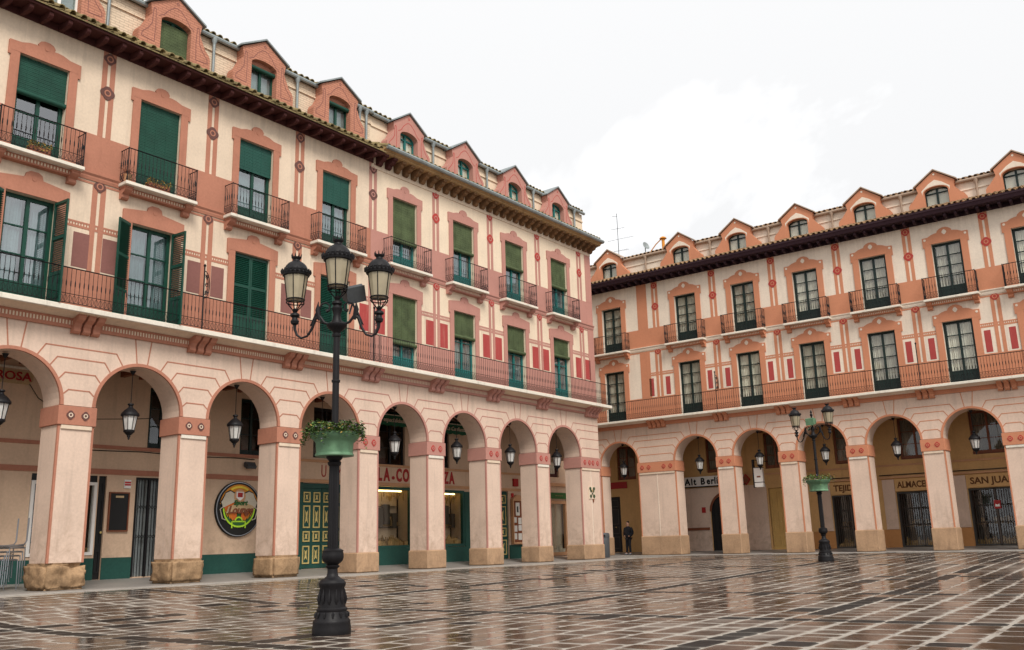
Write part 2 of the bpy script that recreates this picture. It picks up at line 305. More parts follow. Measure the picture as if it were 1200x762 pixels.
# ------------------------------------------------------------------ plaza ground
def ss(a, b, x):
    t = min(1, max(0, (x-a)/(b-a))); return t*t*(3-2*t)
YR = 32.556
def gz(X, Y): return -0.34*ss(1.2, 9, X)*(1-ss(2, 30, Y)*.95) if Y < 31.2 else 0.
def proj(p):
    d = Vector(p)-CAM; z = d.dot(F_)
    return (600+FPX*d.dot(RX)/z, 381-FPX*d.dot(UY)/z, z)
def sheet(xs, ys, dz):
    m_ = MB(); nx, ny = len(xs), len(ys)
    return m_.add([(x, y, gz(x, y)-dz) for x in xs for y in ys], [(i*ny+j, (i+1)*ny+j, (i+1)*ny+j+1, i*ny+j+1) for i in range(nx-1) for j in range(ny-1)])
ground = obj('ground', sheet([-400, -60, -20, 0]+[1.2+.8*i for i in range(14)]+[20, 40, 60, 120, 400], [-400, -60]+[-24+1.5*i for i in range(38)]+[60, 150, 400], .06), 'walkstone', kind='structure', smooth=True)
plaza = empty('plaza_paving', (0, 0, 0)); plaza['kind'] = 'structure'
obj('joint_bed', sheet([1.25+.4*i for i in range(97)], [-24+.5*i for i in range(111)], .0205), 'mortar', plaza, smooth=True)
PR = R(2.2); ORG = Vector((12.75, 1.9))
def pw(u, v):
    return ORG.x+u*math.cos(PR)-v*math.sin(PR), ORG.y+u*math.sin(PR)+v*math.cos(PR)
MODX, MODY, BAND = 5.6, 5.6, .40
cells = []
def strip(mod, n, i0, i1):
    out_ = []
    for k in range(i0, i1):
        b0 = k*mod; out_.append((b0-BAND/2, b0+BAND/2, True)); pit = (mod-BAND)/n
        out_ += [(b0+BAND/2+j*pit, b0+BAND/2+(j+1)*pit, False) for j in range(n)]
    return out_
bx_, by_ = strip(MODX, 10, -3, 6), strip(MODY, 9, -6, 6)
def split_band(a0, a1, n):
    return [(a0+(a1-a0)*i/n, a0+(a1-a0)*(i+1)/n) for i in range(n)]
rp_ = random.Random(21)
for (u0, u1, bu) in bx_:
    for k in range(-6, 6):
        cells.append((u0, u1, k*MODY-BAND/2, k*MODY+BAND/2, True))
        va, vb = k*MODY+BAND/2, (k+1)*MODY-BAND/2; n = rp_.choice((7, 8, 9, 9, 10)) if not bu else 9
        cuts = [0]+[(i+rp_.uniform(-.22, .22))/n for i in range(1, n)]+[1]
        for c0, c1 in zip(cuts, cuts[1:]): cells.append((u0, u1, va+(vb-va)*c0, va+(vb-va)*c1, bu))
def paver_geo(u0, u1, v0, v1, gap, h):
    g = gap/2; c = min(.06, (u1-u0)*.14); j = lambda a: a+random.uniform(-.016, .016)
    a0, a1, b0, b1 = j(u0+g), j(u1-g), j(v0+g), j(v1-g)
    ring = [(a0+c, b0), (a1-c, b0), (a1, b0+c), (a1, b1-c), (a1-c, b1), (a0+c, b1), (a0, b1-c), (a0, b0+c)]
    cu, cv = (a0+a1)/2, (b0+b1)/2; dz = h+random.uniform(-.0015, .002); tx, ty = random.uniform(-.005, .005), random.uniform(-.005, .005)
    vs = []
    for k, (sc_, z) in enumerate(((1., -.012), (.965, 0.), (.66, 0.))):
        for (a, b_) in ring:
            a2, b2 = cu+(a-cu)*sc_, cv+(b_-cv)*sc_; X, Y = pw(a2, b2)
            vs.append((X, Y, gz(X, Y)-.028+dz+z+(a2-cu)*tx+(b2-cv)*ty))
    fs = [(k*8+i, k*8+(i+1) % 8, (k+1)*8+(i+1) % 8, (k+1)*8+i) for k in range(2) for i in range(8)]+[tuple(16+i for i in range(8))]
    return vs, fs
def edge_attr(o):                                   # 1 round the rim of each stone, 0 inside it: where the pale sky sheen is painted
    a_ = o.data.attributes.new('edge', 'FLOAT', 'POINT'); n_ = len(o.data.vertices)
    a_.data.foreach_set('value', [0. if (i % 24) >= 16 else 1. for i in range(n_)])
near, far = [], {'paver': MB(), 'paver_band': MB(), 'paver_grey': MB()}
for c in cells:
    u0, u1, v0, v1, band = c; bu = band and u1-u0 < .4
    X, Y = pw((u0+u1)/2, (v0+v1)/2)
    if X < 1.95 or X > 38 or Y > 31.0 or Y < -23: continue
    mat = 'paver_band' if band else 'paver'
    if band and random.random() < .25: mat = 'paver'
    if bu and Y < 0 and abs(X-12.8) < 1: mat = 'paver_grey'
    if not band and random.random() < .03: mat = 'paver_band'
    vs, fs = paver_geo(u0, u1, v0, v1, random.uniform(.04, .085) if not band else .035, .012)
    x, y, z = proj((X, Y, gz(X, Y)))
    if z > .5 and -20 < x < 1220 and y < 790: near.append((FPX/z*(.4+.6*1.2/z), mat, vs, fs))
    else: far[mat].add(vs, fs)
near.sort(key=lambda a: -a[0])
for k, (s_, mat, vs, fs) in enumerate(near):
    if k < 300:
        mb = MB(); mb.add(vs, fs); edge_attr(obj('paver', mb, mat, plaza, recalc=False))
    else: far[mat].add(vs, fs)
for mat, mb in far.items():
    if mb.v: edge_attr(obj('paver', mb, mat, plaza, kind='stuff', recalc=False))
# pale kerb strips and arcade walks
def slabrow(parent, name, p0, p1, w0, w1, axis, n, z, mat, gap=.012):
    for i in range(n):
        a, b_ = p0+(p1-p0)*i/n+gap/2, p0+(p1-p0)*(i+1)/n-gap/2
        mb = MB()
        if axis == 'y': mb.box(w0, w1, a, b_, -.14, z)
        else: mb.box(a, b_, w0, w1, -.14, z)
        obj(name, mb, mat, parent, bevel=.008)
walk = empty('pavement'); walk['kind'] = 'structure'
slabrow(walk, 'kerb_stone', -11, 26.9, .62, 1.3, 'y', 40, .0, 'kerb')
slabrow(walk, 'kerb_stone', -14.6, 26, YR-1.35, YR-.62, 'x', 34, .0, 'kerb')
mb = MB()
def sl(x): return .0 if x > -.9 else min(.12, (-.9-x)*.05)
pr = [(.61, -.2), (.61, -.006), (-.9, -.006), (-3.3, .12), (-9, .12), (-9, -.2)]
mb.add([(x, -11, z) for x, z in pr]+[(x, 26.9, z) for x, z in pr], [tuple(range(6)), tuple(range(11, 5, -1))]+[(i, (i+1) % 6, 6+(i+1) % 6, 6+i) for i in range(6)])
obj('paving', mb, 'walkstone', walk)
mb = MB(); mb.prismx([(YR-.61, -.2), (YR-.61, -.006), (YR+.9, -.006), (YR+3.3, .12), (YR+9, .12), (YR+9, -.2)], -14.6, 26)
obj('paving', mb, 'walkstone', walk)
# ------------------------------------------------------------------ facade pieces (local frame: x along, y inwards, z up, front at y=0)
def holes_wall(mb, x0, x1, z0, z1, holes, y=0., depth=.3):
    xs = sorted({x0, x1, *[h[0] for h in holes], *[h[1] for h in holes]}); zs = sorted({z0, z1, *[h[2] for h in holes], *[h[3] for h in holes]})
    xs = [x for x in xs if x0 <= x <= x1]; zs = [z for z in zs if z0 <= z <= z1]
    for i in range(len(xs)-1):
        for j in range(len(zs)-1):
            cx, cz = (xs[i]+xs[i+1])/2, (zs[j]+zs[j+1])/2
            if any(h[0] < cx < h[1] and h[2] < cz < h[3] for h in holes): continue
            mb.quad((xs[i], y, zs[j]), (xs[i+1], y, zs[j]), (xs[i+1], y, zs[j+1]), (xs[i], y, zs[j+1]))
    for (a, b_, c, d) in holes:
        if a < x0-.01 or b_ > x1+.01: continue
        for q in (((a, c), (a, d)), ((a, d), (b_, d)), ((b_, d), (b_, c)), ((b_, c), (a, c))):
            mb.quad((q[0][0], y, q[0][1]), (q[1][0], y, q[1][1]), (q[1][0], y+depth, q[1][1]), (q[0][0], y+depth, q[0][1]))
def arch_wall(mb, x0, x1, arches, spring, r, ztop, depth):
    xs = {x0, x1}
    for c in arches:
        for k in range(25): xs.add(round(c-r*math.cos(math.pi*k/24), 5))
    xs = sorted(x for x in xs if x0-1e-6 <= x <= x1+1e-6)
    def zb(x):
        for c in arches:
            if abs(x-c) <= r+1e-4: return spring+math.sqrt(max(0, r*r-(x-c)**2))
        return spring
    for a, b_ in zip(xs, xs[1:]):
        za, zb_ = zb(a), zb(b_)
        if not any(abs((a+b_)/2-c) < r for c in arches): za = zb_ = spring
        mb.quad((a, 0, za), (b_, 0, zb_), (b_, 0, ztop), (a, 0, ztop)); mb.quad((a, depth, za), (b_, depth, zb_), (b_, depth, ztop), (a, depth, ztop))
        mb.quad((a, 0, za), (b_, 0, zb_), (b_, depth, zb_), (a, depth, za))
def ring(mb, c, spring, r0, r1, y0, y1, n=28):
    o = [(c-rr*math.cos(math.pi*k/n), spring+rr*math.sin(math.pi*k/n)) for rr in (r0, r1) for k in range(n+1)]
    poly = o[:n+1]+o[:n:-1]
    nn = n+1
    vs = [(x, y, z) for y in (y0, y1) for (x, z) in o]; fs = []
    for k in range(n):
        fs += [(k, k+1, nn+k+1, nn+k), (2*nn+k, 2*nn+k+1, 3*nn+k+1, 3*nn+k), (k, k+1, 2*nn+k+1, 2*nn+k), (nn+k, nn+k+1, 3*nn+k+1, 3*nn+k)]
    mb.add(vs, fs)
def fring(mb, c, z, r0, r1, y0, y1, n=18):
    o = [(c+rr*math.cos(2*math.pi*k/n), z+rr*math.sin(2*math.pi*k/n)) for rr in (r0, r1) for k in range(n)]
    vs = [(x, y, zz) for y in (y0, y1) for (x, zz) in o]; fs = []
    for k in range(n):
        j = (k+1) % n; fs += [(k, j, n+j, n+k), (k, j, 2*n+j, 2*n+k), (n+k, n+j, 3*n+j, 3*n+k), (2*n+k, 2*n+j, 3*n+j, 3*n+k)]
    mb.add(vs, fs)
def seg(mb, x0, z0, x1, z1, w=.035, y0=-.006, y1=.0):
    d = math.hypot(x1-x0, z1-z0); nx_, nz_ = -(z1-z0)/d*w/2, (x1-x0)/d*w/2
    mb.prism([(x0+nx_, z0+nz_), (x0-nx_, z0-nz_), (x1-nx_, z1-nz_), (x1+nx_, z1+nz_)], y0, y1)
def flower4(mb, cx, cz, w, h, y0, y1):             # four-lobed medallion outline
    P = []
    for k in range(32):
        a = 2*math.pi*k/32; rr = 1+.22*abs(math.cos(2*a))
        P.append((cx+math.cos(a)*w/2*rr/1.22, cz+math.sin(a)*h/2*rr/1.22))
    mb.prism(P, y0, y1)
def disc(mb, cx, cz, r, y0, y1, n=16): mb.prism([(cx+r*math.cos(2*math.pi*k/n), cz+r*math.sin(2*math.pi*k/n)) for k in range(n)], y0, y1)
def surround(mb, ohw, fhw, z0, zt, zf, style, crest):
    """painted and moulded window surround: jambs, ears, arched head with crest"""
    mb.box(-fhw, -ohw, -.045, 0, z0, zt); mb.box(ohw, fhw, -.045, 0, z0, zt)
    e = .06
    top = [(fhw+e, zf)]
    if style == 'plain':
        top += [(.28, zf+.1), (.24, zf+.1), (.2, zf+crest*.8), (.1, zf+crest), (-.1, zf+crest), (-.2, zf+crest*.8), (-.24, zf+.1), (-.28, zf+.1)]
    elif style == 'bow':
        top += [(fhw*.72, zf+.02), (fhw*.5, zf+.09), (.3, zf+.11), (.2, zf+.10), (.23, zf+.17), (.17, zf+.26), (.07, zf+.3), (-.07, zf+.3), (-.17, zf+.26), (-.23, zf+.17), (-.2, zf+.10), (-.3, zf+.11), (-fhw*.5, zf+.09), (-fhw*.72, zf+.02)]
    else:
        top += [(fhw*.8, zf+.01), (fhw*.62, zf+.10), (.42, zf+.14), (.32, zf+.15), (.29, zf+.24), (.18, zf+.32), (.06, zf+.36), (-.06, zf+.36), (-.18, zf+.32), (-.29, zf+.24), (-.32, zf+.15), (-.42, zf+.14), (-fhw*.62, zf+.10), (-fhw*.8, zf+.01)]
    top.append((-fhw-e, zf))
    poly = [(-fhw-e, zt-.12), (-fhw, zt-.12), (-fhw, zt), (fhw, zt), (fhw, zt-.12), (fhw+e, zt-.12)]+top
    poly = [(-fhw-e, zt-.13), (-fhw-.001, zt-.13), (-fhw-.001, zt+.0005), (fhw+.001, zt+.0005), (fhw+.001, zt-.13), (fhw+e, zt-.13)]+top
    mb.prism(poly, -.05, 0)
def win_frame(mb, w, h, rows, solid, fw=.06):
    """two leaf casement, origin bottom centre, front at y=0"""
    mb.box(-w, -w+fw, 0, .08, 0, h); mb.box(w-fw, w, 0, .08, 0, h); mb.box(-w+fw, w-fw, 0, .08, h-fw, h); mb.box(-w+fw, w-fw, 0, .08, 0, .05)
    for s in (-1, 1):
        a, b_ = (-w+fw, 0) if s < 0 else (0, w-fw)
        mb.box(a, a+.048, -.02, .06, .05, h-fw); mb.box(b_-.048, b_, -.02, .06, .05, h-fw)
        z0 = solid
        if solid > .1:
            mb.box(a+.055, b_-.055, .0, .05, .05, z0); mb.box(a+.11, b_-.11, -.018, 0, .13, z0-.09)
        for k in range(rows+1):
            z = z0+(h-fw-.05-z0)*k/rows
            mb.box(a+.055, b_-.055, -.012, .05, z, z+(.05 if k in (0, rows) else .032))
def win_panes(w, h, rows, solid, fw=.06):
    res = []
    for s in (-1, 1):
        a, b_ = (-w+fw, 0) if s < 0 else (0, w-fw)
        for k in range(rows):
            z0 = solid+(h-fw-.05-solid)*k/rows+.03; z1 = solid+(h-fw-.05-solid)*(k+1)/rows+.01
            res.append((a+.05, b_-.05, z0, z1))
    return res
def window(parent, x, z, w, h, rows, solid, fmat, y=.17, curtain='cloth', cgap=.0, name='window', gl='pane'):
    k = (round(w, 3), round(h, 3), rows, round(solid, 3))
    o = part(('wf',)+k, name, lambda m_: win_frame(m_, w, h, rows, solid), fmat, parent, (x, y, z))
    for p in win_panes(w, h, rows, solid):
        part(('wp', round(p[1]-p[0], 3), round(p[3]-p[2], 3)), 'pane', lambda m_: m_.box(0, p[1]-p[0], 0, .006, 0, p[3]-p[2]), gl, o, (p[0], .02, p[2]))
    if curtain:
        def cur(m_, q):
            n = 22; a, b_ = (-w+.05, -cgap) if s < 0 else (cgap, w-.05)
            vs = [(a+(b_-a)*i/n, .085+.022*math.sin(i*1.9+q)+.014*math.sin(i*.7+q*2), zz) for zz in (.06, h-.05) for i in range(n+1)]
            m_.add(vs, [(i, i+1, n+2+i, n+1+i) for i in range(n)])
        ph = random.random()*9
        for s in (-1, 1): part(('cur',)+k+(s, cgap, round(x, 2), round(z, 1)), 'curtain', lambda m_: cur(m_, s+ph), curtain, o, smooth=True)
    return o
def slat_blind(m_, w, ztop, zbot):
    n = max(3, int((ztop-zbot)/.05)); dz = (ztop-zbot)/n
    for i in range(n): m_.box(-w, w, -.008+.004*(i % 2), .006, ztop-dz*(i+1)+.006, ztop-dz*i)
    for xx in (-w*.6, -w*.12, w*.4): m_.box(xx-.008, xx+.008, -.014, -.0082, zbot, ztop)
def blind(parent, x, w, ztop, zbot, mat, y=.08, roll=True):
    k = (round(w, 3), round(ztop-zbot, 3))
    b_ = part(('bl',)+k, 'roller_blind', lambda m_: slat_blind(m_, w, 0, zbot-ztop), mat, parent, (x, y, ztop))
    if roll:
        part(('rl',)+k[:1], 'roll', lambda m_: m_.tube([(-w-.03, -.03, 0), (w+.03, -.03, 0)], .075, 12), mat, b_, (0, 0, zbot-ztop-.05), smooth=True)
    return b_
def shutter_leaf(m_, w, h, stuff=False):
    f = .055
    m_.box(0, f, 0, .045, 0, h); m_.box(w-f, w, 0, .045, 0, h)
    for z0, z1 in ((0, .09), (h*.27, h*.27+.08), (h*.62, h*.62+.08), (h-.08, h)): m_.box(f, w-f, 0, .045, z0, z1)
    m_.box(f, w-f, .012, .032, .09, h*.27)
    m_.box(f+.04, w-f-.04, -.004, .0119, .14, h*.27-.05)
def louvres(m_, w, h):
    f = .055
    for a, b_ in ((h*.27+.08, h*.62), (h*.62+.08, h-.08)):
        n = int((b_-a)/.06); d = (b_-a)/n
        for i in range(n):
            z = a+i*d
            m_.add([(f, .002, z+.004), (w-f, .002, z+.004), (w-f, .044, z+d*.95), (f, .044, z+d*.95), (f, .010, z), (w-f, .010, z), (w-f, .052, z+d*.9), (f, .052, z+d*.9)],
                   [(0, 1, 2, 3), (4, 7, 6, 5), (0, 3, 7, 4), (1, 5, 6, 2), (0, 4, 5, 1), (3, 2, 6, 7)])
def shutter(parent, x, y, z, w, h, rotz, mat='green', flip=False):
    o = part(('shf', round(w, 3), round(h, 3)), 'shutter', lambda m_: shutter_leaf(m_, w, h), mat, parent, (x, y, z), (0, 0, rotz))
    part(('shl', round(w, 3), round(h, 3)), 'louvres', lambda m_: louvres(m_, w, h), mat, o, kind='stuff')
    return o
def railing_bits(x0, x1, y, ret, z0=0., h=1.0, pitch=.12):
    """top and lower rails (frame) and the balusters with their rings"""
    fr, ba = MB(), MB()
    path = ([(x0, 0, 0)] if ret else [])+[(x0, y, 0), (x1, y, 0)]+([(x1, 0, 0)] if ret else [])
    for zz, r in ((h, .017), (.30, .009), (.06, .012)):
        for a, b_ in zip(path, path[1:]): fr.tube([(a[0], a[1], zz), (b_[0], b_[1], zz)], r, 4)
    for p in path: fr.tube([(p[0], p[1], 0), (p[0], p[1], h+.03)], .014, 4)
    for a, b_ in zip(path, path[1:]):
        L_ = math.hypot(b_[0]-a[0], b_[1]-a[1]); n = max(2, round(L_/pitch)); ux, uy = (b_[0]-a[0])/L_, (b_[1]-a[1])/L_
        for i in range(n):
            t_ = (i+.5)/n; px, py = a[0]+(b_[0]-a[0])*t_, a[1]+(b_[1]-a[1])*t_
            ba.tube([(px, py, .06), (px, py, .48), (px, py, .53), (px, py, .62), (px, py, .67), (px, py, h)], [.0075, .0075, .017, .017, .0075, .0075], 4, cap=False)
            cr_ = .4*L_/n
            ba.tube([(px+ux*cr_*math.cos(q), py+uy*cr_*math.cos(q), .17+.09*math.sin(q)) for q in [math.pi*2*k/8 for k in range(9)]], .007, 3, cap=False)
    return fr, ba
def railing(parent, x0, x1, y, z, ret, key, h=1.0):
    kk = ('rail', key)
    if kk not in CACHE:
        fr, ba = railing_bits(x0, x1, y, ret, h=h); CACHE[kk] = (fr.mesh('railing', 'iron'), ba.mesh('balusters', 'iron'))
    o = link('railing', CACHE[kk][0], parent, (0, 0, z)); b_ = link('balusters', CACHE[kk][1], o); b_['kind'] = 'stuff'
    return o
def console_block(m_):                             # one scroll bracket: profile in yz, width .2
    m_.prismx([(0, 0), (-.10, .0), (-.16, .06), (-.15, .16), (-.22, .26), (-.36, .34), (-.42, .42), (-.42, .55), (0, .55)], -.1, .1)
def bracket_small(m_):
    m_.prismx([(0, 0), (-.10, .0), (-.15, .05), (-.14, .13), (-.24, .18), (-.32, .24), (-.32, .34), (0, .34)], -.11, .11)
    m_.box(-.13, .13, -.34, 0, .285, .3395)
def tile_cover(m_, L=.75, r=.095, t=.018, n=7):
    P = []
    for y, z, k in ((0, 0, 1.), (L, .36*L/.75*.9, .82)):
        for rr in (r*k, (r-t)*k):
            P += [(rr*math.cos(math.pi*i/n), y, z+rr*math.sin(math.pi*i/n)) for i in range(n+1)]
    q = n+1; fs = []
    for i in range(n): fs += [(i, i+1, 2*q+i+1, 2*q+i), (q+i, q+i+1, 3*q+i+1, 3*q+i), (i, i+1, q+i+1, q+i)]
    m_.add(P, fs)
# ------------------------------------------------------------------ one arcaded building
def building(name, label, root_loc, rotz, D):
    root = empty(name, root_loc, (0, 0, rotz)); tag(root, label, 'building')
    S, PW, sp, r = D['S'], D['pw'], D['spring'], (D['S']-D['pw'])/2
    x0, x1 = D['x0'], D['x1']; arr = D['arris']; A = D['A']; trim = D['trim']; low = D['low']; up = D['up']
    arches = [a+PW+r for a in D['open']]
    # pillars
    for i, a in enumerate(arr):
        w = D.get('wide', {}).get(i, (a, a+PW)); xa, xb = w
        px = (xa+xb)/2; hw = (xb-xa)/2
        pil = obj('pillar', MB().box(-hw, hw, 0, .9, D['pl'], D['cap0']), low, root, (px, 0, 0), bevel=.006)
        rough = D.get('rough', {}).get(i, 0)
        if rough:
            mb = MB(); nx_ = 9; 
            me = MB().box(-hw-.07, hw+.07, -.07, .97, 0, D['pl']).mesh('plinth', 'plinth_rough')
            bm = bmesh.new(); bm.from_mesh(me); bmesh.ops.bevel(bm, geom=list(bm.edges), offset=.07, segments=2, affect='EDGES')
            bmesh.ops.subdivide_edges(bm, edges=list(bm.edges), cuts=9, use_grid_fill=True)
            from mathutils import noise as mn
            for v in bm.verts:
                q = v.co+Vector((px*3, 0, 0)); d = mn.fractal(q*4.5, .9, 2., 5)*.05*rough+mn.noise(q*1.7)*.035*rough-max(0, mn.noise(q*2.6+Vector((9, 3, 1)))-.15)*.16*rough
                v.co += Vector((v.co.x/hw*d*.8, (v.co.y-.45)/.45*d, 0 if v.co.z < .02 or v.co.z > D['pl']-.02 else d*.4))
            bm.to_mesh(me); bm.free()
            for p in me.polygons: p.use_smooth = True
            link('plinth', me, pil)
        else: obj('plinth', MB().box(-hw-.05, hw+.05, -.05, .95, 0, D['pl']), 'plinth', pil, bevel=.03)
        obj('capital', MB().box(-hw-.045, hw+.045, -.055, .945, D['cap0'], sp-.02), trim, pil, bevel=.012)
        mb = MB(); mb.box(-hw+.06, hw-.06, -.04, -.001, D['cap0']-.1, D['cap0']-.002); obj('drip_slab', mb, 'stone_white' if i % 2 else 'cream', pil)
        cmids = [-.2, .2] if hw < .7 else [-hw+.27, -hw+.67, hw-.67, hw-.27]
        for cx in cmids:
            zc = (D['cap0']+sp)/2
            part('meda', 'medallion', lambda m_: flower4(m_, 0, 0, .22, .24, -.016, 0), D['medal'], pil, (cx, -.0551, zc))
            part('medb', 'medallion_centre', lambda m_: fring(m_, 0, 0, .035, .06, -.008, 0), 'cream' if D['medal'] != 'redmedal' else trim, pil, (cx, -.0712, zc))
        obj('edge_stripe', MB().box(-hw-.012, -hw+.045, -.012, .05, D['pl'], D['cap0']-.001), trim, pil); obj('edge_stripe', MB().box(hw-.045, hw+.012, -.012, .05, D['pl'], D['cap0']-.001), trim, pil)
        if hw > .7:
            obj('joint_strip', MB().box(-.02, .02, -.012, 0, D['pl'], D['cap0']), 'cream_pale', pil)
        # consoles beneath the cornice
        nb = 3 if hw < .7 else 4
        con = empty('console', (px if hw < .7 else D.get('conx', px), 0, D['fr0']-.13), parent=root)
        for k in range(nb):
            part('consb', 'scroll', console_block, trim, con, ((k-(nb-1)/2)*.27, 0, 0), bevel=.012)
    obj('arcade_wall', (lambda m_: (arch_wall(m_, x0, x1, arches, sp, r, D['fr0'], .9), m_)[1])(MB()), low, root)
    for c in arches:
        mb = MB(); ring(mb, c, sp, r-.003, r+.085, -.022, .05); obj('arch_moulding', mb, trim, root, smooth=True)
    # incised joints drawn over spandrels
    jar = arches+D.get('jextra', [])
    for i, a in enumerate(arr):
        w = D.get('wide', {}).get(i, (a, a+PW)); L0, R0 = w
        mb = MB(); nl = 4
        openL = any(abs(c+r-L0) < .05 for c in jar); openR = any(abs(c-r-R0) < .05 for c in jar)
        if not (openL or openR): continue
        cl = L0-r; crr = R0+r
        for k in range(nl):
            z = sp+ (r+.09)*math.sin((k+1)*R(90)/5.15)*1.0+ .06
            zj = sp+(r+.09)*math.sin((k+1)*R(90)/5.15-.09); ang = math.asin(min(1, (zj-sp)/(r+.09))); run = .16+.07*k
            lx = cl+(r+.09)*math.cos(ang) if openL else L0; rx = crr-(r+.09)*math.cos(ang) if openR else R0
            zh = zj+.12+.06*k
            lx2 = lx+.13+.02*k if openL else L0+.02; rx2 = rx-.13-.02*k if openR else R0-.02
            if D.get('splitw') and R0-L0 > PW+.3: pass
            seg(mb, lx2, zh, rx2, zh)
            if openL: seg(mb, lx, zj, lx2+.01, zh+.01)
            if openR: seg(mb, rx, zj, rx2-.01, zh+.01)
        obj('incised_joints', mb, trim, root)
    for c in arches:
        mb = MB()
        for s in (-1, 1): seg(mb, c+s*.16, sp+(r+.08)*math.cos(.125), c+s*.25, D['fr0'])
        obj('keystone_joints', mb, trim, root)
    # frieze, cornice slab
    obj('frieze', MB().box(x0, x1, -.07, .3, D['fr0'], D['fr1']), trim, root)
    mb = MB(); n = int((x1-x0)/.085)
    for k in range(n): mb.box(x0+k*.085+.02, x0+k*.085+.06, -.082, -.0701, D['fr0']+.09, D['fr1']-.07)
    obj('dentils', mb, 'cream' if trim != 'orange_bright' else 'trim_low', root, kind='stuff')
    mb = MB(); mb.prismx([(-.07, D['fr1']), (-.13, D['fr1']), (-.3, D['fr1']+.05), (-.52, D['fr1']+.075), (-.52, D['fr1']+.08), (.3, D['fr1']+.08), (.3, D['fr1'])], x0, x1+D.get('slabx', 0)); obj('cove', mb, up, root)
    bal = obj('balcony_slab', MB().box(x0, x1+D.get('slabx', 0), -.58, .3, D['fr1']+.0805, 7.2), 'stone_white', root, bevel=.012)
    railing(root, x0+.02, x1+D.get('slabx', 0)-.02, -.53, 7.2, False, name+str(x0))
    if D.get('slabx'): pass
    # upper wall with openings
    wins = D['wins']; holes = []
    for (c, *_o) in wins: holes += [(c-D['ohw'], c+D['ohw'], 7.2, D['o1t']), (c-D['ohw'], c+D['ohw'], 11.13, D['o2t'])]
    mb = MB(); holes_wall(mb, x0, x1, D['fr1']+.0, D['etop'], holes, 0, .3); obj('wall', mb, up, root)
    # dado and belt course between openings
    def band(nm, z0, z1, mat, th, gap):
        e = [x0]
        for (c, *_o) in sorted(wins): e += [c-gap, c+gap]
        e.append(x1)
        for a, b_ in zip(e[::2], e[1::2]):
            if b_-a > .02: obj(nm, MB().box(a, b_, -th, 0, z0, z1), mat, root)
    band('dado', 7.2, D['dado'], trim, .01, D['fhw']); band('belt_course', 11.2, D['belt'], trim, .01, D['fhw'])
    mb = MB(); mb.prismx([(0, 10.98), (-.03, 10.98), (-.05, 11.06), (-.05, 11.1), (-.09, 11.16), (-.09, 11.199), (0, 11.199)], x0, x1); obj('string_course', mb, D['string'], root)
    mb = MB(); mb.box(x0, x1, -.012, 0, 10.88, 10.94); obj('string_line', mb, trim, root)
    # painted double pilasters with medallions, flanking panels
    for px in D['pilx']:
        p = empty('painted_pilaster', (px, 0, 0), parent=root)
        for nm, z0, z1 in (('strip', 7.2+D['dado']-7.2, 10.88), ('strip', D['belt'], D['eb'])):
            for dx in (-.12, .12): part(('st', round(z1-z0, 3)), 'strip', lambda m_: m_.box(-.075, .075, -.012, 0, 0, z1-z0), trim, p, (dx, 0, z0))
        for zc, kk in ((D['medz'], 1.), (D['eb']-.25, .85), (10.86, .8)):
            mo = part('pm', 'medallion', lambda m_: flower4(m_, 0, 0, .44, .42, -.012, 0), D['medal2'](px), p, (0, -.013, zc), scale=(kk, 1, kk))
            part('pmr', 'medallion_ring', lambda m_: fring(m_, 0, 0, .065, .10, -.006, 0), trim, p, (0, -.0252, zc))
        if not D.get('skip_panels', False):
            mb = MB(); mb.box(-.86, .86, -.009, 0, 9.53, 9.60); mb.box(-.86, .86, -.009, 0, 9.67, 9.72)
            for k in range(22): mb.box(-.85+k*.079, -.85+k*.079+.035, -.009, 0, 9.605, 9.665)
            obj('tooth_frieze', mb, trim, p)
            for dx in D['pdx']:
                bo = part(('pb', D['pwid']), 'panel_border', lambda m_: m_.box(-D['pwid']/2-.09, D['pwid']/2+.09, -.008, 0, 8.32, 9.5), D['pborder'], p, (dx, 0, 0))
                part(('pp', D['pwid']), 'panel', lambda m_: m_.box(-D['pwid']/2, D['pwid']/2, -.014, -.0081, 8.42, 9.4), D['pmat'](px), p, (dx, 0, 0))
    for (a, b_, z0, z1) in D.get('plain_strips', []): obj('painted_strip', MB().box(a, b_, -.014, 0, z0, z1), trim, root)
    # windows with balconies
    for (c, w1, w2) in wins:
        o1, o2 = D['o1t'], D['o2t']
        for z0, zt, spec, zf in ((7.2, o1, w1, D['f1']), (11.13, o2, w2, D['f2'])):
            sty = D['sty1'] if z0 < 8 else D['sty2']
            part((name, 'sur', z0), 'window_surround', lambda m_: surround(m_, D['ohw'], D['fhw'], z0, zt, zf, sty, .3), trim, root, (c, 0, 0), bevel=.006)
            if D.get('white_dots'):
                part('srA', 'stucco_rosette', lambda m_: flower4(m_, 0, 0, .2, .24, -.012, 0), 'cream_pale', root, (c, -.0505, zf+.14))
                for s_ in (-1, 1): part('srB', 'stucco_rosette', lambda m_: disc(m_, 0, 0, .055, -.012, 0, 10), 'cream_pale', root, (c+s_*(D['fhw']-.05), -.0505, zf-.1))
            else:
                mb = MB(); disc(mb, 0, zf+.1, .06, -.01, 0, 10); obj('cartouche', mb, trim, root, (c, -.0505, 0))
            h = zt-z0
            win = window(root, c, z0, D['ohw'], h, spec.get('rows', 3), spec.get('solid', .5), spec.get('fm', D['fm']), curtain=spec.get('cur', 'cloth'), cgap=spec.get('cg', .0), gl=spec.get('gl', 'pane'))
            if 'blind' in spec:
                bz, bm_, roll = spec['blind']; blind(root, c, D['ohw']-.01, zt-.02, zt-(h*bz), bm_, roll=roll)
            if spec.get('sh') == 'open':
                shutter(root, c-D['ohw']-.02, .02, 7.22, .62, h-.06, R(-150)); shutter(root, c+D['ohw']-.06, .0, 7.22, .62, h-.06, R(-86))
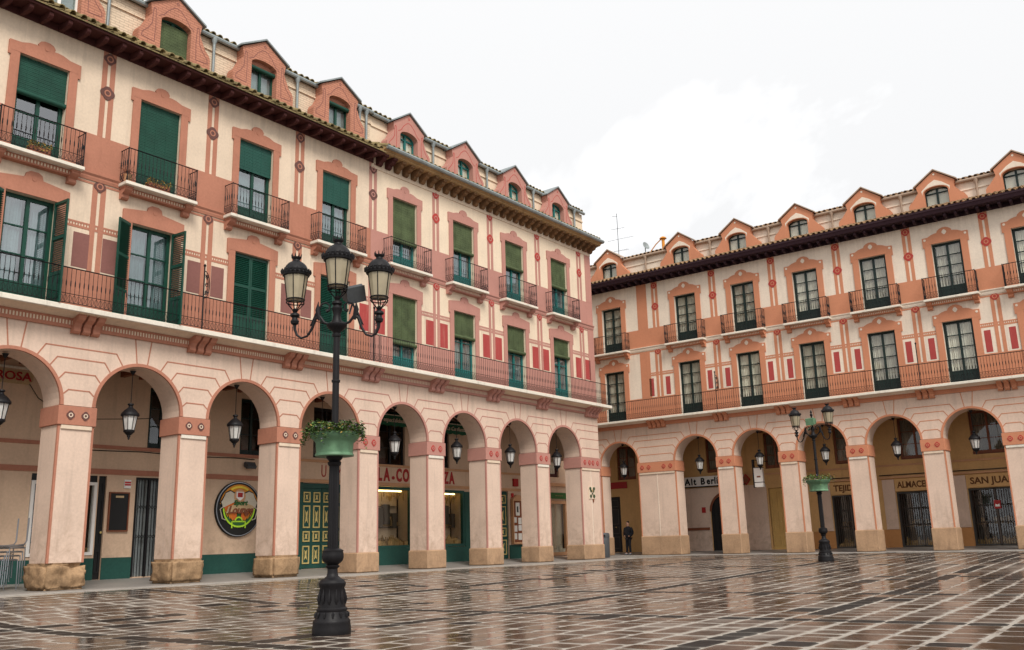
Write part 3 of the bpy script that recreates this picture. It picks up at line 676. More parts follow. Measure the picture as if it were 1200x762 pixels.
            if spec.get('sh') == 'closed':
                shutter(root, c-D['ohw']+.01, .06, 7.22, D['ohw']-.015, h-.06, 0); shutter(root, c+.005, .06, 7.22, D['ohw']-.015, h-.06, 0)
        b2 = obj('balcony', MB().box(-1.15, 1.15, -.46, .28, 11.02, 11.12), 'stone_white', root, (c-.03, 0, 0), bevel=.012)
        obj('soffit_band', MB().box(-.95, .95, -.2, 0, 10.86, 11.018), trim if trim != 'orange_bright' else 'orange_bright', b2)
        mb = MB()
        for k in range(22): mb.box(-.93+k*.085, -.93+k*.085+.04, -.212, -.2001, 10.9, 10.98)
        obj('dentils', mb, up, b2, kind='stuff')
        for s in (-1, 1): part('brs', 'bracket', bracket_small, trim, b2, (s*.98, 0, 10.675), bevel=.01)
        railing(b2, -1.11, 1.11, -.42, 11.12, True, 'b2')
    # shell: side walls, back, floors, inner partition, attic
    z2 = D['etop']; dep = 9
    mb = MB(); mb.quad((x0, dep, 0), (x1, dep, 0), (x1, dep, z2), (x0, dep, z2)); mb.box(x0+.02, x1-.02, 1.6, 1.7, 7.1, z2-.1)
    for xx in ([x1] if D.get('end') else []): mb.quad((xx, 0.001, 7.0), (xx, dep, 7.0), (xx, dep, z2), (xx, 0.001, z2)); mb.quad((xx, 3.5, 0), (xx, dep, 0), (xx, dep, 7), (xx, 3.5, 7)); mb.quad((xx, .9, 4.7), (xx, 3.5, 4.7), (xx, 3.5, 7), (xx, .9, 7))
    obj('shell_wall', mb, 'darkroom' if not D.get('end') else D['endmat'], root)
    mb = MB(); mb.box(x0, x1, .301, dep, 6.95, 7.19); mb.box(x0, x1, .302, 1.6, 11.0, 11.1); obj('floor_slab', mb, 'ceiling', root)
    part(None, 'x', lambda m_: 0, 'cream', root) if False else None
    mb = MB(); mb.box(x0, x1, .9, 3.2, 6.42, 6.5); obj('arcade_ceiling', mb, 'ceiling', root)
    k = 0; xx = x0+.3
    while xx < x1-.2:
        part('beam', 'ceiling_beam', lambda m_: m_.box(-.07, .07, .901, 3.195, 6.22, 6.4195), 'woodbrown', root, (xx, 0, 0)); xx += .62
    return root
def eave_rafters(root, x0, x1, pitch, z, ov, mats, tilemat, zt, ytop, ztop, fascia=None):
    k = 0; x = x0+pitch*.5
    while x < x1:
        part(('raf', ov, z), 'rafter', lambda m_: m_.prismx([(.05, z-.01), (-ov+.2, z-.045), (-ov+.08, z-.03), (-ov+.02, z+.02), (-ov+.02, z+.12), (.05, z+.16)], -.055, .055), mats, root, (x, 0, 0), bevel=.01); x += pitch
    mb = MB(); mb.prismx([(.3, z+.22), (-ov-.02, z+.125), (-ov-.04, z+.13), (-ov-.04, z+.20), (.3, z+.32)], x0, x1); obj('eave_board', mb, mats, root)
    mb = MB(); mb.box(x0, x1, -.04, 0, z-.02, z+.18); obj('wall_plate', mb, mats, root)
    if fascia:
        mb = MB(); mb.prismx([(-ov-.04, z+.14), (-ov-.1, z+.16), (-ov-.15, z+.3), (-ov-.18, z+.32), (-ov-.18, z+.42), (-ov-.041, z+.42)], x0, x1); obj('fascia', mb, fascia, root)
def lean_roof(root, x0, x1, y0, z0, y1, z1, mat, pitch, single, tk):
    """sloping tiled apron: bed plane, cover tiles; the front course singly when asked for"""
    mb = MB(); mb.prismx([(y0, z0-.06), (y0, z0-.02), (y1, z1-.02), (y1, z1-.1)], x0, x1); obj('roof_bed', mb, mat, root)
    L = math.hypot(y1-y0, z1-z0); ang = math.atan2(z1-z0, y1-y0); rows = max(1, round(L/.5)); n = int((x1-x0)/pitch); st = MB()
    def cov(m_, ox=0., oy=0., oz=0., rr=.1):
        q = 7; LL = L/rows*1.06; P = []
        for t_, k in ((0, 1.), (LL, .85)):
            for r_ in (rr*k, (rr-.02)*k):
                P += [(ox+r_*math.cos(math.pi*i/6), oy+t_*math.cos(ang)-r_*math.sin(math.pi*i/6)*math.sin(ang)*.6, oz+t_*math.sin(ang)+r_*math.sin(math.pi*i/6)) for i in range(q)]
        fs = []
        for i in range(6): fs += [(i, i+1, 2*q+i+1, 2*q+i), (q+i, q+i+1, 3*q+i+1, 3*q+i), (i, i+1, q+i+1, q+i)]
        m_.add(P, fs)
    for i in range(n):
        for j in range(rows):
            x = x0+pitch*(i+.5)+random.uniform(-.015, .015); yy, zz = y0+(y1-y0)*j/rows-.05, z0+(z1-z0)*j/rows+.02*(j > 0)+random.uniform(-.008, .012)
            if single and j == 0: part(('tile', tk), 'roof_tile', cov, mat, root, (x, yy+random.uniform(-.03, .02), zz), (0, 0, random.uniform(-.06, .06)))
            else: cov(st, x, yy, zz)
    if st.v: obj('roof_tiles', st, mat, root, kind='stuff')
def dormer(root, c, yf, z0, zap, zev, hwr, hwb, wz0, wz1, whw, mats, wmat, arch, deco, linecol, blindm=None, blindfull=False):
    """gabled dormer front with volute wings"""
    d = empty('dormer', (c, yf, 0), parent=root)
    n = 10; rise = .24 if arch else .2
    hole = [(whw*math.cos(math.pi*k/n), wz1-rise+rise*math.sin(math.pi*k/n)) for k in range(n+1)]
    outer = [(-hwb, z0), (-hwb, z0+(zev-z0)*.40), (-hwb+.06, z0+(zev-z0)*.47), (-hwb+.2, z0+(zev-z0)*.55), (-hwr+.12, z0+(zev-z0)*.8), (-hwr+.05, zev), (0, zap), (hwr-.05, zev), (hwr-.12, z0+(zev-z0)*.8), (hwb-.2, z0+(zev-z0)*.55), (hwb-.06, z0+(zev-z0)*.47), (hwb, z0+(zev-z0)*.40), (hwb, z0)]
    mb = MB()
    poly = [(-whw, z0), *[(-x, z) for x, z in hole], (whw, z0)]
    full = outer + [(whw, z0)] + hole + [(-whw, z0)]
    mb.prism(full, 0, .33); obj('dormer_wall', mb, mats, d)
    # window recessed
    fr = MB(); y0 = .235; f = .055
    fo = [(whw*math.cos(math.pi*k/n), wz1-rise+rise*math.sin(math.pi*k/n)) for k in range(n+1)]; fi = [((whw-f)*math.cos(math.pi*k/n), wz1-rise-.01+(rise-.05)*math.sin(math.pi*k/n)) for k in range(n+1)]
    fr.prism([(whw, wz0), *fo, (-whw, wz0), (-whw+f, wz0), *fi[::-1], (whw-f, wz0)], y0, y0+.06)
    fr.box(-.045, .045, y0-.015, y0+.05, wz0, wz1-.06); fr.box(-whw+f, whw-f, y0, y0+.05, wz0, wz0+.08)
    if arch: fr.box(-whw+f, whw-f, y0, y0+.05, wz1-rise-.06, wz1-rise)
    w = obj('window', fr, wmat, d)
    for s in (-1, 1): obj('pane', MB().box(-whw+f-.01 if s < 0 else .04, -.04 if s < 0 else whw-f+.01, y0+.03, y0+.036, wz0+.07, wz1-.06), 'pane', w)
    obj('curtain', MB().box(-whw, whw, y0+.085, y0+.095, wz0, wz1-.02), 'cloth_warm' if arch else 'zinc', w)
    if blindfull: obj('roller_blind', (lambda m_: (slat_blind(m_, whw-.005, wz1-.17, wz0+.02), m_)[1])(MB()), 'blind_olive', d, (0, .2, 0))
    elif blindm:
        obj('roller_blind', MB().tube([(-whw, .15, wz1-.30), (whw, .15, wz1-.30)], .08, 12), blindm, d, smooth=True)
        obj('blind_back', MB().box(-whw, whw, .2, .21, wz1-.32, wz1-.0), mats, d)
    # gable roof running back
    mb = MB()
    for s in (-1, 1):
        e = .06; vs = [(0, -.08, zap+.03), (s*(hwr+e), -.08, zev-.02), (s*(hwr+e), 1.6, zev-.02), (0, 1.6, zap+.03)]; k = [(x, y, z+.06) for x, y, z in vs]
        mb.add(vs+k, [(0, 1, 2, 3), (4, 5, 6, 7), (0, 1, 5, 4), (1, 2, 6, 5), (2, 3, 7, 6)])
    obj('gable_roof', mb, D_ROOF['gable'], d, recalc=True)
    mb = MB()
    for s in (-1, 1): mb.quad((s*(hwr-.1), .2, z0), (s*(hwr-.1), 1.6, z0), (s*(hwr-.1), 1.6, zev), (s*(hwr-.1), .2, zev))
    obj('cheek', mb, mats, d)
    if deco == 'line':
        mb = MB(); P = [(-hwr+.25, zev-.32), (-.42, zev-.02), (-.22, zap-.33), (0, zap-.24), (.22, zap-.33), (.42, zev-.02), (hwr-.25, zev-.32)]
        P = [(-.62, wz1-.12), (-.45, wz1-.02), (-.3, wz1+.2), (-.12, wz1+.36), (0, wz1+.4), (.12, wz1+.36), (.3, wz1+.2), (.45, wz1-.02), (.62, wz1-.12)]
        for a, b_ in zip(P, P[1:]): seg(mb, *a, *b_, .02, -.005)
        obj('scroll_line', mb, linecol, d); obj('scroll_eye', (lambda m_: (fring(m_, 0, zap-.2, .03, .05, -.005, 0), m_)[1])(MB()), linecol, d)
        h_ = zev-z0
        for s in (-1, 1):
            mb = MB()
            Q = [(s*.72, zev-.15), (s*.78, zev-.12), (s*.80, zev-.25), (s*.82, z0+h_*.62), (s*.93, z0+h_*.5), (s*(hwb-.12), z0+h_*.38), (s*(hwb-.1), z0+h_*.3), (s*.72, z0+h_*.28), (s*.70, z0+h_*.6), (s*.72, zev-.15)]
            for a, b_ in zip(Q, Q[1:]): seg(mb, *a, *b_, .02, -.005)
            obj('scroll_line', mb, linecol, d)
    else:
        mb = MB(); disc(mb, 0, zap-.17, .05, -.01, 0, 12); obj('rosette', mb, 'cream_pale', d)
        mb = MB(); n = 12; P = [(-(whw+.06), wz1-rise-.1)]+[((whw+.06)*math.cos(math.pi-math.pi*k/n), wz1-rise+(rise+.03)*math.sin(math.pi*k/n)) for k in range(n+1)]+[((whw+.06), wz1-rise-.1)]
        P += [(whw+.1, wz1-.12), (.3, wz1+.16), (0, wz1+.32), (-.3, wz1+.16), (-whw-.1, wz1-.12)]
        mb.prism(P, -.008, 0); obj('lunette', mb, 'cream_pale', d)
    return d
D_ROOF = {'gable': 'zinc'}
def attic(root, x0, x1, y, z0, z1, mat, gut, drops, tilemat, gz_):
    obj('attic_wall', MB().box(x0, x1, y, y+.2, z0, z1), mat, root)
    mb = MB(); mb.box(x0, x1, y-.05, y, z1-.42, z1-.36); obj('attic_moulding', mb, mat, root)
    mb = MB(); mb.tube([(x0, y-.14, z1+.03), (x1, y-.14, z1+.03)], .075, 8); obj('gutter', mb, gut, root, smooth=True)
    for x in drops:
        mb = MB(); mb.lathe([(.11, z1+.02), (.10, z1-.08), (.055, z1-.2), (.05, z1-.25), (.05, z0)], 10, x, y-.12); obj('downpipe', mb, gut, root, smooth=True)
    lean_roof(root, x0, x1, y-.12, z1+.1, y+4., z1+1.35, tilemat, .26, False, 'up')
    lean_roof_back = MB().prismx([(y+4., z1+1.2), (y+4., z1+1.33), (9.2, z1+.1), (9.2, z0-.5)], x0, x1); obj('roof_back', lean_roof_back, tilemat, root)
# ------------------------------------------------------------------ LEFT RANGE, older dark-eaved half (A) and paler half with gold corbels (B)
YA = 10.97
gA = dict(fm='green', rows=3, gl='pane_sky', cur='cloth_reflect')
common = dict(S=3.5, pw=.943, spring=4.67, cap0=4.15, pl=.66, fr0=6.71, fr1=6.98, A=0, low='cream_low', ohw=.67, fhw=.91, o1t=10.08, f1=10.43, o2t=13.95, f2=14.22, sty1='plain', sty2='bow',
              dado=8.35, belt=12.35, eb=15.05, medz=13.73, pdx=(-.40, .43), pwid=.45, pborder='cream', fm='green')
W = lambda **k: dict(gA, **k)
DA = dict(common, x0=-8, x1=YA, arris=[-7, -3.5, 0, 3.5, 7], open=[-7, -3.5, 0, 3.5, 7], trim='orange', up='cream', string='orange', medal='darkmedal', medal2=lambda p: 'darkmedal', etop=15.35,
          pmat=lambda p: 'brownpanel', pilx=[-6.42, -2.92, .58, 4.08, 7.58], rough={2: 1.3, 3: .8, 4: .35},
          wins=[(-4.72, W(sh='closed'), W(blind=(.4, 'blind_green', True))),
                (-1.22, W(sh='open', cg=.12), W(blind=(.36, 'blind_green', True), cur=None)),
                (2.28, W(sh='open', cg=.1), W(blind=(.985, 'blind_green', False))),
                (5.78, W(sh='closed'), W(blind=(.36, 'blind_flat', False))),
                (9.28, W(sh='closed'), W(blind=(.40, 'blind_flat', False)))])
A = building('arcaded_building', 'cream and orange arcaded building at left with dark maroon rafters under its eave', (0, 0, 0), R(90), DA)
tl = dict(fm='teal', rows=2, gl='pane_sky', cur='cloth_reflect')
V = lambda **k: dict(tl, **k)
DB = dict(common, x0=YA+.004, x1=26.14, arris=[10.5, 14, 17.5, 21, 24.5], open=[10.5, 14, 17.5, 21], wide={4: (24.5, 26.14)}, conx=25.5, trim='pink', up='cream_warm', string='pink', medal='redmedal',
          medal2=lambda p: 'darkmedal' if p < 12 else 'redmedal', etop=15.35, eb=15.0, pmat=lambda p: 'redpanel', pilx=[11.08, 14.58, 18.08, 21.58, 25.08], fm='teal', slabx=.5, end=True, endmat='cream', jextra=[7+.943+1.2785],
          plain_strips=[(25.62, 26.14, 8.35, 11.0), (25.62, 26.14, 12.35, 15.05)],
          wins=[(12.78, V(blind=(.62, 'blind_olive', True)), V(blind=(.58, 'blind_olive', True))), (16.28, V(blind=(.34, 'blind_olive', True)), V(blind=(.42, 'blind_olive', True))),
                (19.78, V(blind=(.37, 'blind_olive', True)), V(blind=(.40, 'blind_olive', True))), (23.28, V(blind=(.27, 'blind_olive', True)), V(blind=(.46, 'blind_olive', True)))])
B = building('arcaded_building', 'pale pink-trimmed arcaded building with gold-brown eave corbels and olive blinds, beside the corner', (0, 0, 0), R(90), DB)
eave_rafters(A, -8, YA+.1, .525, 15.02, .62, 'maroon', 'tile_mossy', 0, 0, 0)
lean_roof(A, -8, YA+.1, -.72, 15.27, .4, 15.86, 'tile_mossy', .30, True, 'A')
D_ROOF['gable'] = 'zinc'
attic(A, -8, YA+.3, .38, 15.4, 17.2, 'brick_cream', 'zinc', [-2.9, .55, 4.15, 7.6, 10.6, 10.95], 'tile_mossy', 0)
dormer(A, -4.6, 0, 15.5, 17.80, 17.25, .95, 1.24, 15.8, 17.0, .52, 'brick_orange', 'green', False, 'line', 'brownpanel', 'green')
dormer(A, -.9, 0, 15.5, 17.80, 17.25, .95, 1.24, 15.8, 17.0, .52, 'brick_orange', 'white', False, 'line', 'brownpanel')
dormer(A, 2.62, 0, 15.5, 17.80, 17.25, .95, 1.24, 15.8, 17.05, .52, 'brick_orange', 'green', False, 'line', 'brownpanel', blindfull=True)
dormer(A, 5.97, 0, 15.5, 17.80, 17.25, .95, 1.24, 15.8, 17.05, .52, 'brick_orange', 'green', False, 'line', 'brownpanel', 'green')
dormer(A, 9.38, 0, 15.5, 17.78, 17.25, .95, 1.24, 15.8, 17.05, .52, 'brick_orange', 'green', False, 'line', 'brownpanel', 'green')
# B: carved corbels and cornice, returning round the end
x = YA+.35
while x < 26.1:
    part('corbel', 'corbel', lambda m_: m_.prismx([(0, 14.95), (-.1, 14.93), (-.17, 14.98), (-.19, 15.06), (-.3, 15.09), (-.38, 15.13), (-.4, 15.2), (-.5, 15.21), (-.5, 15.3), (0, 15.3)], -.1, .1), 'corbelwood' if x > YA+1.2 else 'maroon', B, (x, 0, 0), bevel=.012)
    x += .475
mb = MB(); mb.prismx([(.3, 15.3), (-.5, 15.3), (-.56, 15.33), (-.56, 15.37), (-.66, 15.42), (-.68, 15.5), (.3, 15.5)], YA+.1, 26.36); mb.box(26.14, 26.36, .301, 3, 15.3, 15.5); obj('cornice', mb, 'goldwood', B)
mb = MB(); mb.box(YA, 26.14, -.03, 0, 14.8, 14.95); obj('corbel_plate', mb, 'cream', B)
mb = MB(); mb.tube([(YA+.15, -.70, 15.5), (26.40, -.70, 15.5)], .085, 8); mb.tube([(26.40, -.70, 15.5), (26.40, 3, 15.5)], .085, 8); obj('gutter', mb, 'zinc', B, smooth=True)
lean_roof(B, YA+.1, 26.40, -.68, 15.53, .4, 15.93, 'tile_mossy', .26, False, 'B')
attic(B, YA+.304, 26.2, .38, 15.5, 17.15, 'attic_cream', 'zinc', [14.75, 18.3, 21.8, 25.3], 'tile_mossy', 0)
for c in (13.02, 16.5, 20.0, 23.45): dormer(B, c, -.02, 15.6, 17.70, 17.1, .93, 1.22, 15.85, 16.92, .5, 'pink', 'teal', True, 'line', 'redmedal')
# ------------------------------------------------------------------ RIGHT RANGE (C)
SC = 3.329; AR = [3.09+SC*i for i in range(0, 7)]
dk = dict(fm='green_dark', rows=4, solid=.55, cg=0., cur='cloth_tan')
DC = dict(S=SC, pw=.945, spring=4.87, cap0=4.32, pl=.97, fr0=6.80, fr1=7.0, A=0, low='cream_low', ohw=.63, fhw=.92, o1t=10.06, f1=10.40, o2t=13.77, f2=14.10, sty1='crest', sty2='crest',
          dado=8.36, belt=12.22, eb=14.85, medz=13.4, pdx=(-.5, .5), pwid=.27, pborder='cream_pale', fm='green_dark', x0=-14, x1=25.5, arris=[-8.2, -4.86, -1.55]+AR, open=[-8.2, -4.86, -.245]+AR[:-1],
          wide={2: (-1.55, .70)}, conx=-.2, trim='orange_bright', up='cream_pale', string='cream_pale', medal='redmedal', medal2=lambda p: 'redmedal', etop=15.2, pmat=lambda p: 'redpanel',
          pilx=[.11]+[a+.5 for a in AR], plain_strips=[(-1.03, -.40, 8.36, 10.88), (-1.03, -.40, 12.22, 14.9)], white_dots=True,
          wins=[(-6.1, dk, dk), (-2.73, dk, dict(dk, cg=.05))]+[(AR[0]+2.17+SC*(i-1), dict(dk, cg=(0, .0, .04, .02, 0, .06, 0)[i], cur=('cloth_tan', 'cloth_warm', 'cloth_tan', 'cloth_tan', 'cloth_warm', 'cloth_tan', 'cloth_tan')[i]), dict(dk, cg=(.03, 0, 0, .05, 0, .02, 0)[i], cur=('cloth_tan', 'cloth_tan', 'cloth_warm', 'cloth_tan', 'cloth_tan', 'cloth_warm', 'cloth_tan')[i])) for i in range(0, 7)])
# narrow bay left of the corner pier keeps the same opening width
Cb = building('arcaded_building', 'arcaded building closing the right side of the square, bright orange trim, dark windows', (0, YR, 0), 0, DC)
eave_rafters(Cb, -14, 25.5, .45, 14.82, .6, 'maroon_dark', 'tile', 0, 0, 0, fascia='maroon_dark')
lean_roof(Cb, -14, 25.5, -.76, 15.22, .7, 15.72, 'tile', .26, False, 'C')
D_ROOF['gable'] = 'gutter_tan'
attic(Cb, -14, 25.5, .66, 15.2, 16.62, 'cream_pale', 'gutter_tan', [-4.6, -.6]+[3.41+3.342*i for i in range(7)], 'tile', 0)
for c in [-6.3, -2.92]+[1.72+3.342*i for i in range(8)]: dormer(Cb, c, .28, 15.3, 17.38, 16.75, .9, 1.26, 15.62, 16.62, .53, 'orange_bright', 'green_dark', True, 'rosette', 'redmedal')
# ------------------------------------------------------------------ arcade back walls (local y = 3.2) with their openings
YB = 3.2
def gate(parent, x0, x1, z0, z1, mat='iron', pitch=.09, rows=(.38, .68)):
    o = obj('folding_gate', (lambda m_: (m_.box(x0, x0+.05, YB-.02, YB+.03, z0, z1), m_.box(x1-.05, x1, YB-.02, YB+.03, z0, z1), m_.box((x0+x1)/2-.03, (x0+x1)/2+.03, YB-.03, YB+.03, z0, z1), m_.box(x0+.05, (x0+x1)/2-.031, YB-.02, YB+.03, z1-.06, z1), m_.box((x0+x1)/2+.031, x1-.05, YB-.02, YB+.03, z1-.06, z1), m_)[-1])(MB()), mat, parent)
    mb = MB(); n = int((x1-x0-.1)/pitch)
    for k in range(n):
        x = x0+.05+(k+.5)*(x1-x0-.1)/n; mb.tube([(x, YB+.0, z0), (x, YB, z1-.05)], .013, 4)
    h = z1-z0
    for f in rows:
        for k in range(n-1):
            xa = x0+.05+(k+.5)*(x1-x0-.1)/n; xb = xa+(x1-x0-.1)/n
            for dz in (0, .12): mb.tube([(xa, YB-.01, z0+h*f+dz), (xb, YB-.01, z0+h*f+.12-dz+.0)], .008, 3)
    b = obj('lattice', mb, mat, o); b['kind'] = 'stuff'
    return o
def panel_door(parent, x0, x1, z0, z1, mat, trimmat, cols=2, rows=((.06, .28), (.33, .46), (.5, .78), (.82, .95)), name='panelled_door'):
    d = obj(name, MB().box(x0, x1, YB+.06, YB+.14, z0, z1), mat, parent, bevel=.006)
    h = z1-z0; w = (x1-x0)/cols
    for c in range(cols):
        for a, b_ in rows:
            xa, xb, za, zb = x0+c*w+w*.16, x0+(c+1)*w-w*.16, z0+h*a, z0+h*b_; t_ = .045
            mb = MB(); mb.box(xa, xb, YB+.035, YB+.06, za, za+t_); mb.box(xa, xb, YB+.035, YB+.06, zb-t_, zb); mb.box(xa, xa+t_, YB+.035, YB+.06, za+t_, zb-t_); mb.box(xb-t_, xb, YB+.035, YB+.06, za+t_, zb-t_)
            if trimmat == 'goldtrim':
                xm, zm = (xa+xb)/2, (za+zb)/2; dw = (xb-xa)*.2; dh = (zb-za)*.28
                mb.prism([(xm-dw, zm-dh), (xm, zm-dh*.6), (xm+dw, zm-dh), (xm+dw*.5, zm), (xm+dw, zm+dh), (xm, zm+dh*.6), (xm-dw, zm+dh), (xm-dw*.5, zm)], YB+.04, YB+.06)
            obj('door_panel', mb, trimmat, d)
    mb = MB(); mb.lathe([(.0, 0), (.03, .0), (.035, .03), (.0, .05)], 8); obj('handle', mb, 'goldtrim', d, ((x0+x1)/2+.06, YB+.05, z0+h*.45), (R(90), 0, 0), smooth=True)
    return d
def shop_window(parent, x0, x1, z0, z1, fmat, goods=True, lit=False, f=.09, goodmat='goods'):
    mb = MB(); mb.box(x0, x0+f, YB-.03, YB+.12, z0, z1); mb.box(x1-f, x1, YB-.03, YB+.12, z0, z1); mb.box(x0+f, x1-f, YB-.03, YB+.12, z1-f, z1); mb.box(x0+f, x1-f, YB-.03, YB+.12, z0, z0+f)
    o = obj('shop_window', mb, fmat, parent)
    obj('pane', MB().box(x0+f-.01, x1-f+.01, YB+.04, YB+.05, z0+f-.01, z1-f+.01), 'shop_pane', o)
    if goods:
        mb = MB(); mb.box(x0+f, x1-f, YB+.12, YB+.75, z0+f-.02, z0+f); mb.box(x0+f, x1-f, YB+.75, YB+.78, z0, z1); mb.box(x0, x0+.02, YB+.12, YB+.75, z0, z1); mb.box(x1-.02, x1, YB+.12, YB+.75, z0, z1)
        obj('display_case', mb, 'inner_cream' if lit else 'shop_dark', o)
        mb = MB(); rg = random.Random(int(x0*100))
        for k in range(110):
            x, y, s = rg.uniform(x0+.15, x1-.15), rg.uniform(YB+.15, YB+.6), rg.uniform(.05, .13)
            if k % 3 == 0: mb.lathe([(s*.5, z0+f), (s*.5, z0+f+s*2.2), (s*.2, z0+f+s*2.6), (s*.2, z0+f+s*3.2)], 7, x, y)
            else: mb.box(x-s, x+s, y-s, y+s, z0+f, z0+f+s*rg.uniform(.8, 2))
        zz = z0+(z1-z0)*.38
        mb.box(x0+.1, x1-.1, YB+.55, YB+.74, zz-.02, zz)
        for k in range(14):
            x = rg.uniform(x0+.2, x1-.2); s = rg.uniform(.04, .07); mb.box(x-s, x+s, YB+.58, YB+.7, zz, zz+rg.uniform(.1, .35))
        if lit:
            for k in range(26):
                x = rg.uniform(x0+.15, x1-.15); L_ = rg.uniform(.12, .4); mb.lathe([(.012, z1-.2), (.03, z1-.2-L_*.6), (.012, z1-.2-L_)], 6, x, rg.uniform(YB+.2, YB+.65))
            obj('light_tube', MB().tube([(x0+.2, YB+.3, z1-.14), (x1-.3, YB+.3, z1-.14)], .028, 8), 'lit_tube', o)
            hb = MB()
            for xa_, za_, w_, h_ in ((-.42, .85, .34, .75), (.02, .95, .3, .8), (.5, .8, .22, .6)): hb.box((x0+x1)/2+xa_, (x0+x1)/2+xa_+w_, YB+.5, YB+.7, z0+za_, z0+za_+h_)
            for k in range(3): hb.box(x0+.2, x1-.2, YB+.6, YB+.74, z0+.82+k*.42, z0+.84+k*.42)
            obj('display_shelf', hb, 'shop_dark', o, kind='stuff')
        obj('display_goods', mb, goodmat, o, kind='stuff')
    return o
def high_window(parent, x0, x1, z0, z1, fmat, cur):
    return window(parent, (x0+x1)/2, z0, (x1-x0)/2, z1-z0, 3, .12, fmat, y=YB+.1, curtain=cur)
def back_wall(parent, x0, x1, holes, mat, ztop=6.42):
    mb = MB(); holes_wall(mb, x0, x1, 0, ztop, holes, YB, .28); obj('arcade_back_wall', mb, mat, parent)
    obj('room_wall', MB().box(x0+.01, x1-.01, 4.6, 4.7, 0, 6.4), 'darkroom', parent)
def bandstrip(nm, parent, x0, x1, z0, z1, mat, th=.03): return obj(nm, MB().box(x0, x1, YB-th, YB, z0, z1), mat, parent)
def front_mat(parent, x0, x1, z0, z1, mat, name, th=.04): return obj(name, MB().box(x0, x1, YB-th, YB, z0, z1), mat, parent, bevel=.005)
# A
hA = [(-4.6, -3.5, .12, 3.1), (-2.9, -1.3, .8, 2.95), (.95, 2.9, .83, 3.15), (2.95, 3.2, .12, 3.15), (4.15, 5.05, .15, 3.15), (4.45, 5.45, 4.08, 6.02), (7.93, 8.95, 4.08, 6.05), (-.6, .3, .2, .2)]
hA = hA[:-1]
back_wall(A, -8, 10.3, hA, 'inner_cream')
for z0, z1 in ((3.2, 3.36), (3.97, 4.08)): bandstrip('painted_band', A, -8, 10.3, z0, z1, 'orange')
def base_band(root, x0, x1, z1, mat, holes, z0=.0):
    e = [x0]
    for h in sorted(holes):
        if h[2] < z1-.2 and h[0] > x0 and h[1] < x1: e += [h[0], h[1]]
    e.append(x1)
    for a, b_ in zip(e[::2], e[1::2]):
        if b_-a > .02: bandstrip('painted_base', root, a, b_, z0, z1, mat, .012)
base_band(A, -8, 10.3, .74, 'greenbase', hA)
gate(A, 4.16, 5.04, .15, 3.14); obj('pale_backing', MB().box(4.2, 5.0, YB+.14, YB+.18, .15, 3.1), 'zinc', A); shop_window(A, .96, 2.9, .83, 2.95, 'white', True)  # pale panel added behind the gate for the whitish light between its bars
obj('rolled_shutter', MB().box(.96, 2.9, YB+.02, YB+.2, 2.955, 3.145), 'black', A)
shop_window(A, -2.9, -1.3, .8, 2.95, 'green_dark', True); panel_door(A, -4.6, -3.5, .12, 3.1, 'green_dark', 'green')
panel_door(A, 2.955, 3.195, .12, 3.14, 'black', 'black', 1)
for (a, b_) in ((4.45, 5.45), (7.93, 8.95)): high_window(A, a, b_, 4.08, 6.03, 'green_dark', None)
for i, x in enumerate((3.08, 6.55)):
    mb = MB(); mb.tube([(x-1.4, YB-.03, 3.93), (x-.3, YB-.03, 3.90), (x+1.2, YB-.03, 3.94), (x+2., YB-.03, 3.92)], .014, 4); obj('cable', mb, 'black', A)
mb = MB(); mb.tube([(.62, YB-.02, 5.7), (.9, YB-.05, 5.3), (1.5, YB-.05, 4.95), (2.3, 2.6, 4.75), (3.0, 1.5, 4.7), (3.52, .92, 4.72)], .012, 4); obj('cable', mb, 'black', A)
# B
hB = [(10.75, 12.65, .12, 3.2), (14.35, 16.5, .75, 3.2), (18.3, 19.85, .75, 3.15), (22.2, 23.05, .12, 3.2), (26.3, 27.9, .14, 2.85), (11.2, 12.6, 4.15, 6.06), (14.55, 16.1, 3.95, 6.2), (17.8, 18.9, 4.1, 6.1), (21.4, 22.3, 4.1, 6.1), (25.6, 27.3, 4.0, 6.2)]
back_wall(B, 10.305, 28.8, hB, 'inner_cream')
bandstrip('stone_band', B, 10.305, 25.2, 3.22, 3.34, 'woodlight', .05); bandstrip('stone_band', B, 10.305, 25.2, 3.98, 4.07, 'woodlight', .06); bandstrip('fascia_board', B, 10.305, 25.2, 3.345, 3.975, 'inner_cream', .02)
front_mat(B, 10.4, 10.74, .0, 3.215, 'greenbase', 'door_pilaster')
base_band(B, 10.31, 28.8, .72, 'greenbase', hB)
panel_door(B, 10.76, 11.7, .13, 3.02, 'greenbase', 'goldtrim'); panel_door(B, 11.71, 12.64, .13, 3.02, 'greenbase', 'goldtrim')
obj('door_head', MB().box(10.76, 12.64, YB+.02, YB+.1, 3.021, 3.19), 'greenbase', B)
for (a, b_) in ((14.36, 16.49), (18.31, 19.84)): shop_window(B, a, b_, .76, 3.18 if a < 17 else 3.14, 'greenbase', True, True, .11)
front_mat(B, 13.9, 16.9, .0, .755, 'greenbase', 'stall_riser'); front_mat(B, 17.9, 20.6, .0, .745, 'greenbase', 'stall_riser'); front_mat(B, 19.86, 20.75, .746, 3.1, 'greenbase', 'shop_panel'); front_mat(B, 16.51, 17.0, .756, 3.2, 'greenbase', 'shop_panel')
panel_door(B, 22.22, 23.03, .13, 3.18, 'greenbase', 'goldtrim', 1); front_mat(B, 23.06, 24.3, .0, .74, 'greenbase', 'shop_panel')
shop_window(B, 26.3, 27.9, .16, 2.84, 'woodlight', True, False, .16, 'cloth_warm'); front_mat(B, 25.9, 26.295, .0, 3.9, 'woodlight', 'shop_pilaster'); front_mat(B, 27.905, 28.5, .0, 3.9, 'woodlight', 'shop_pilaster')
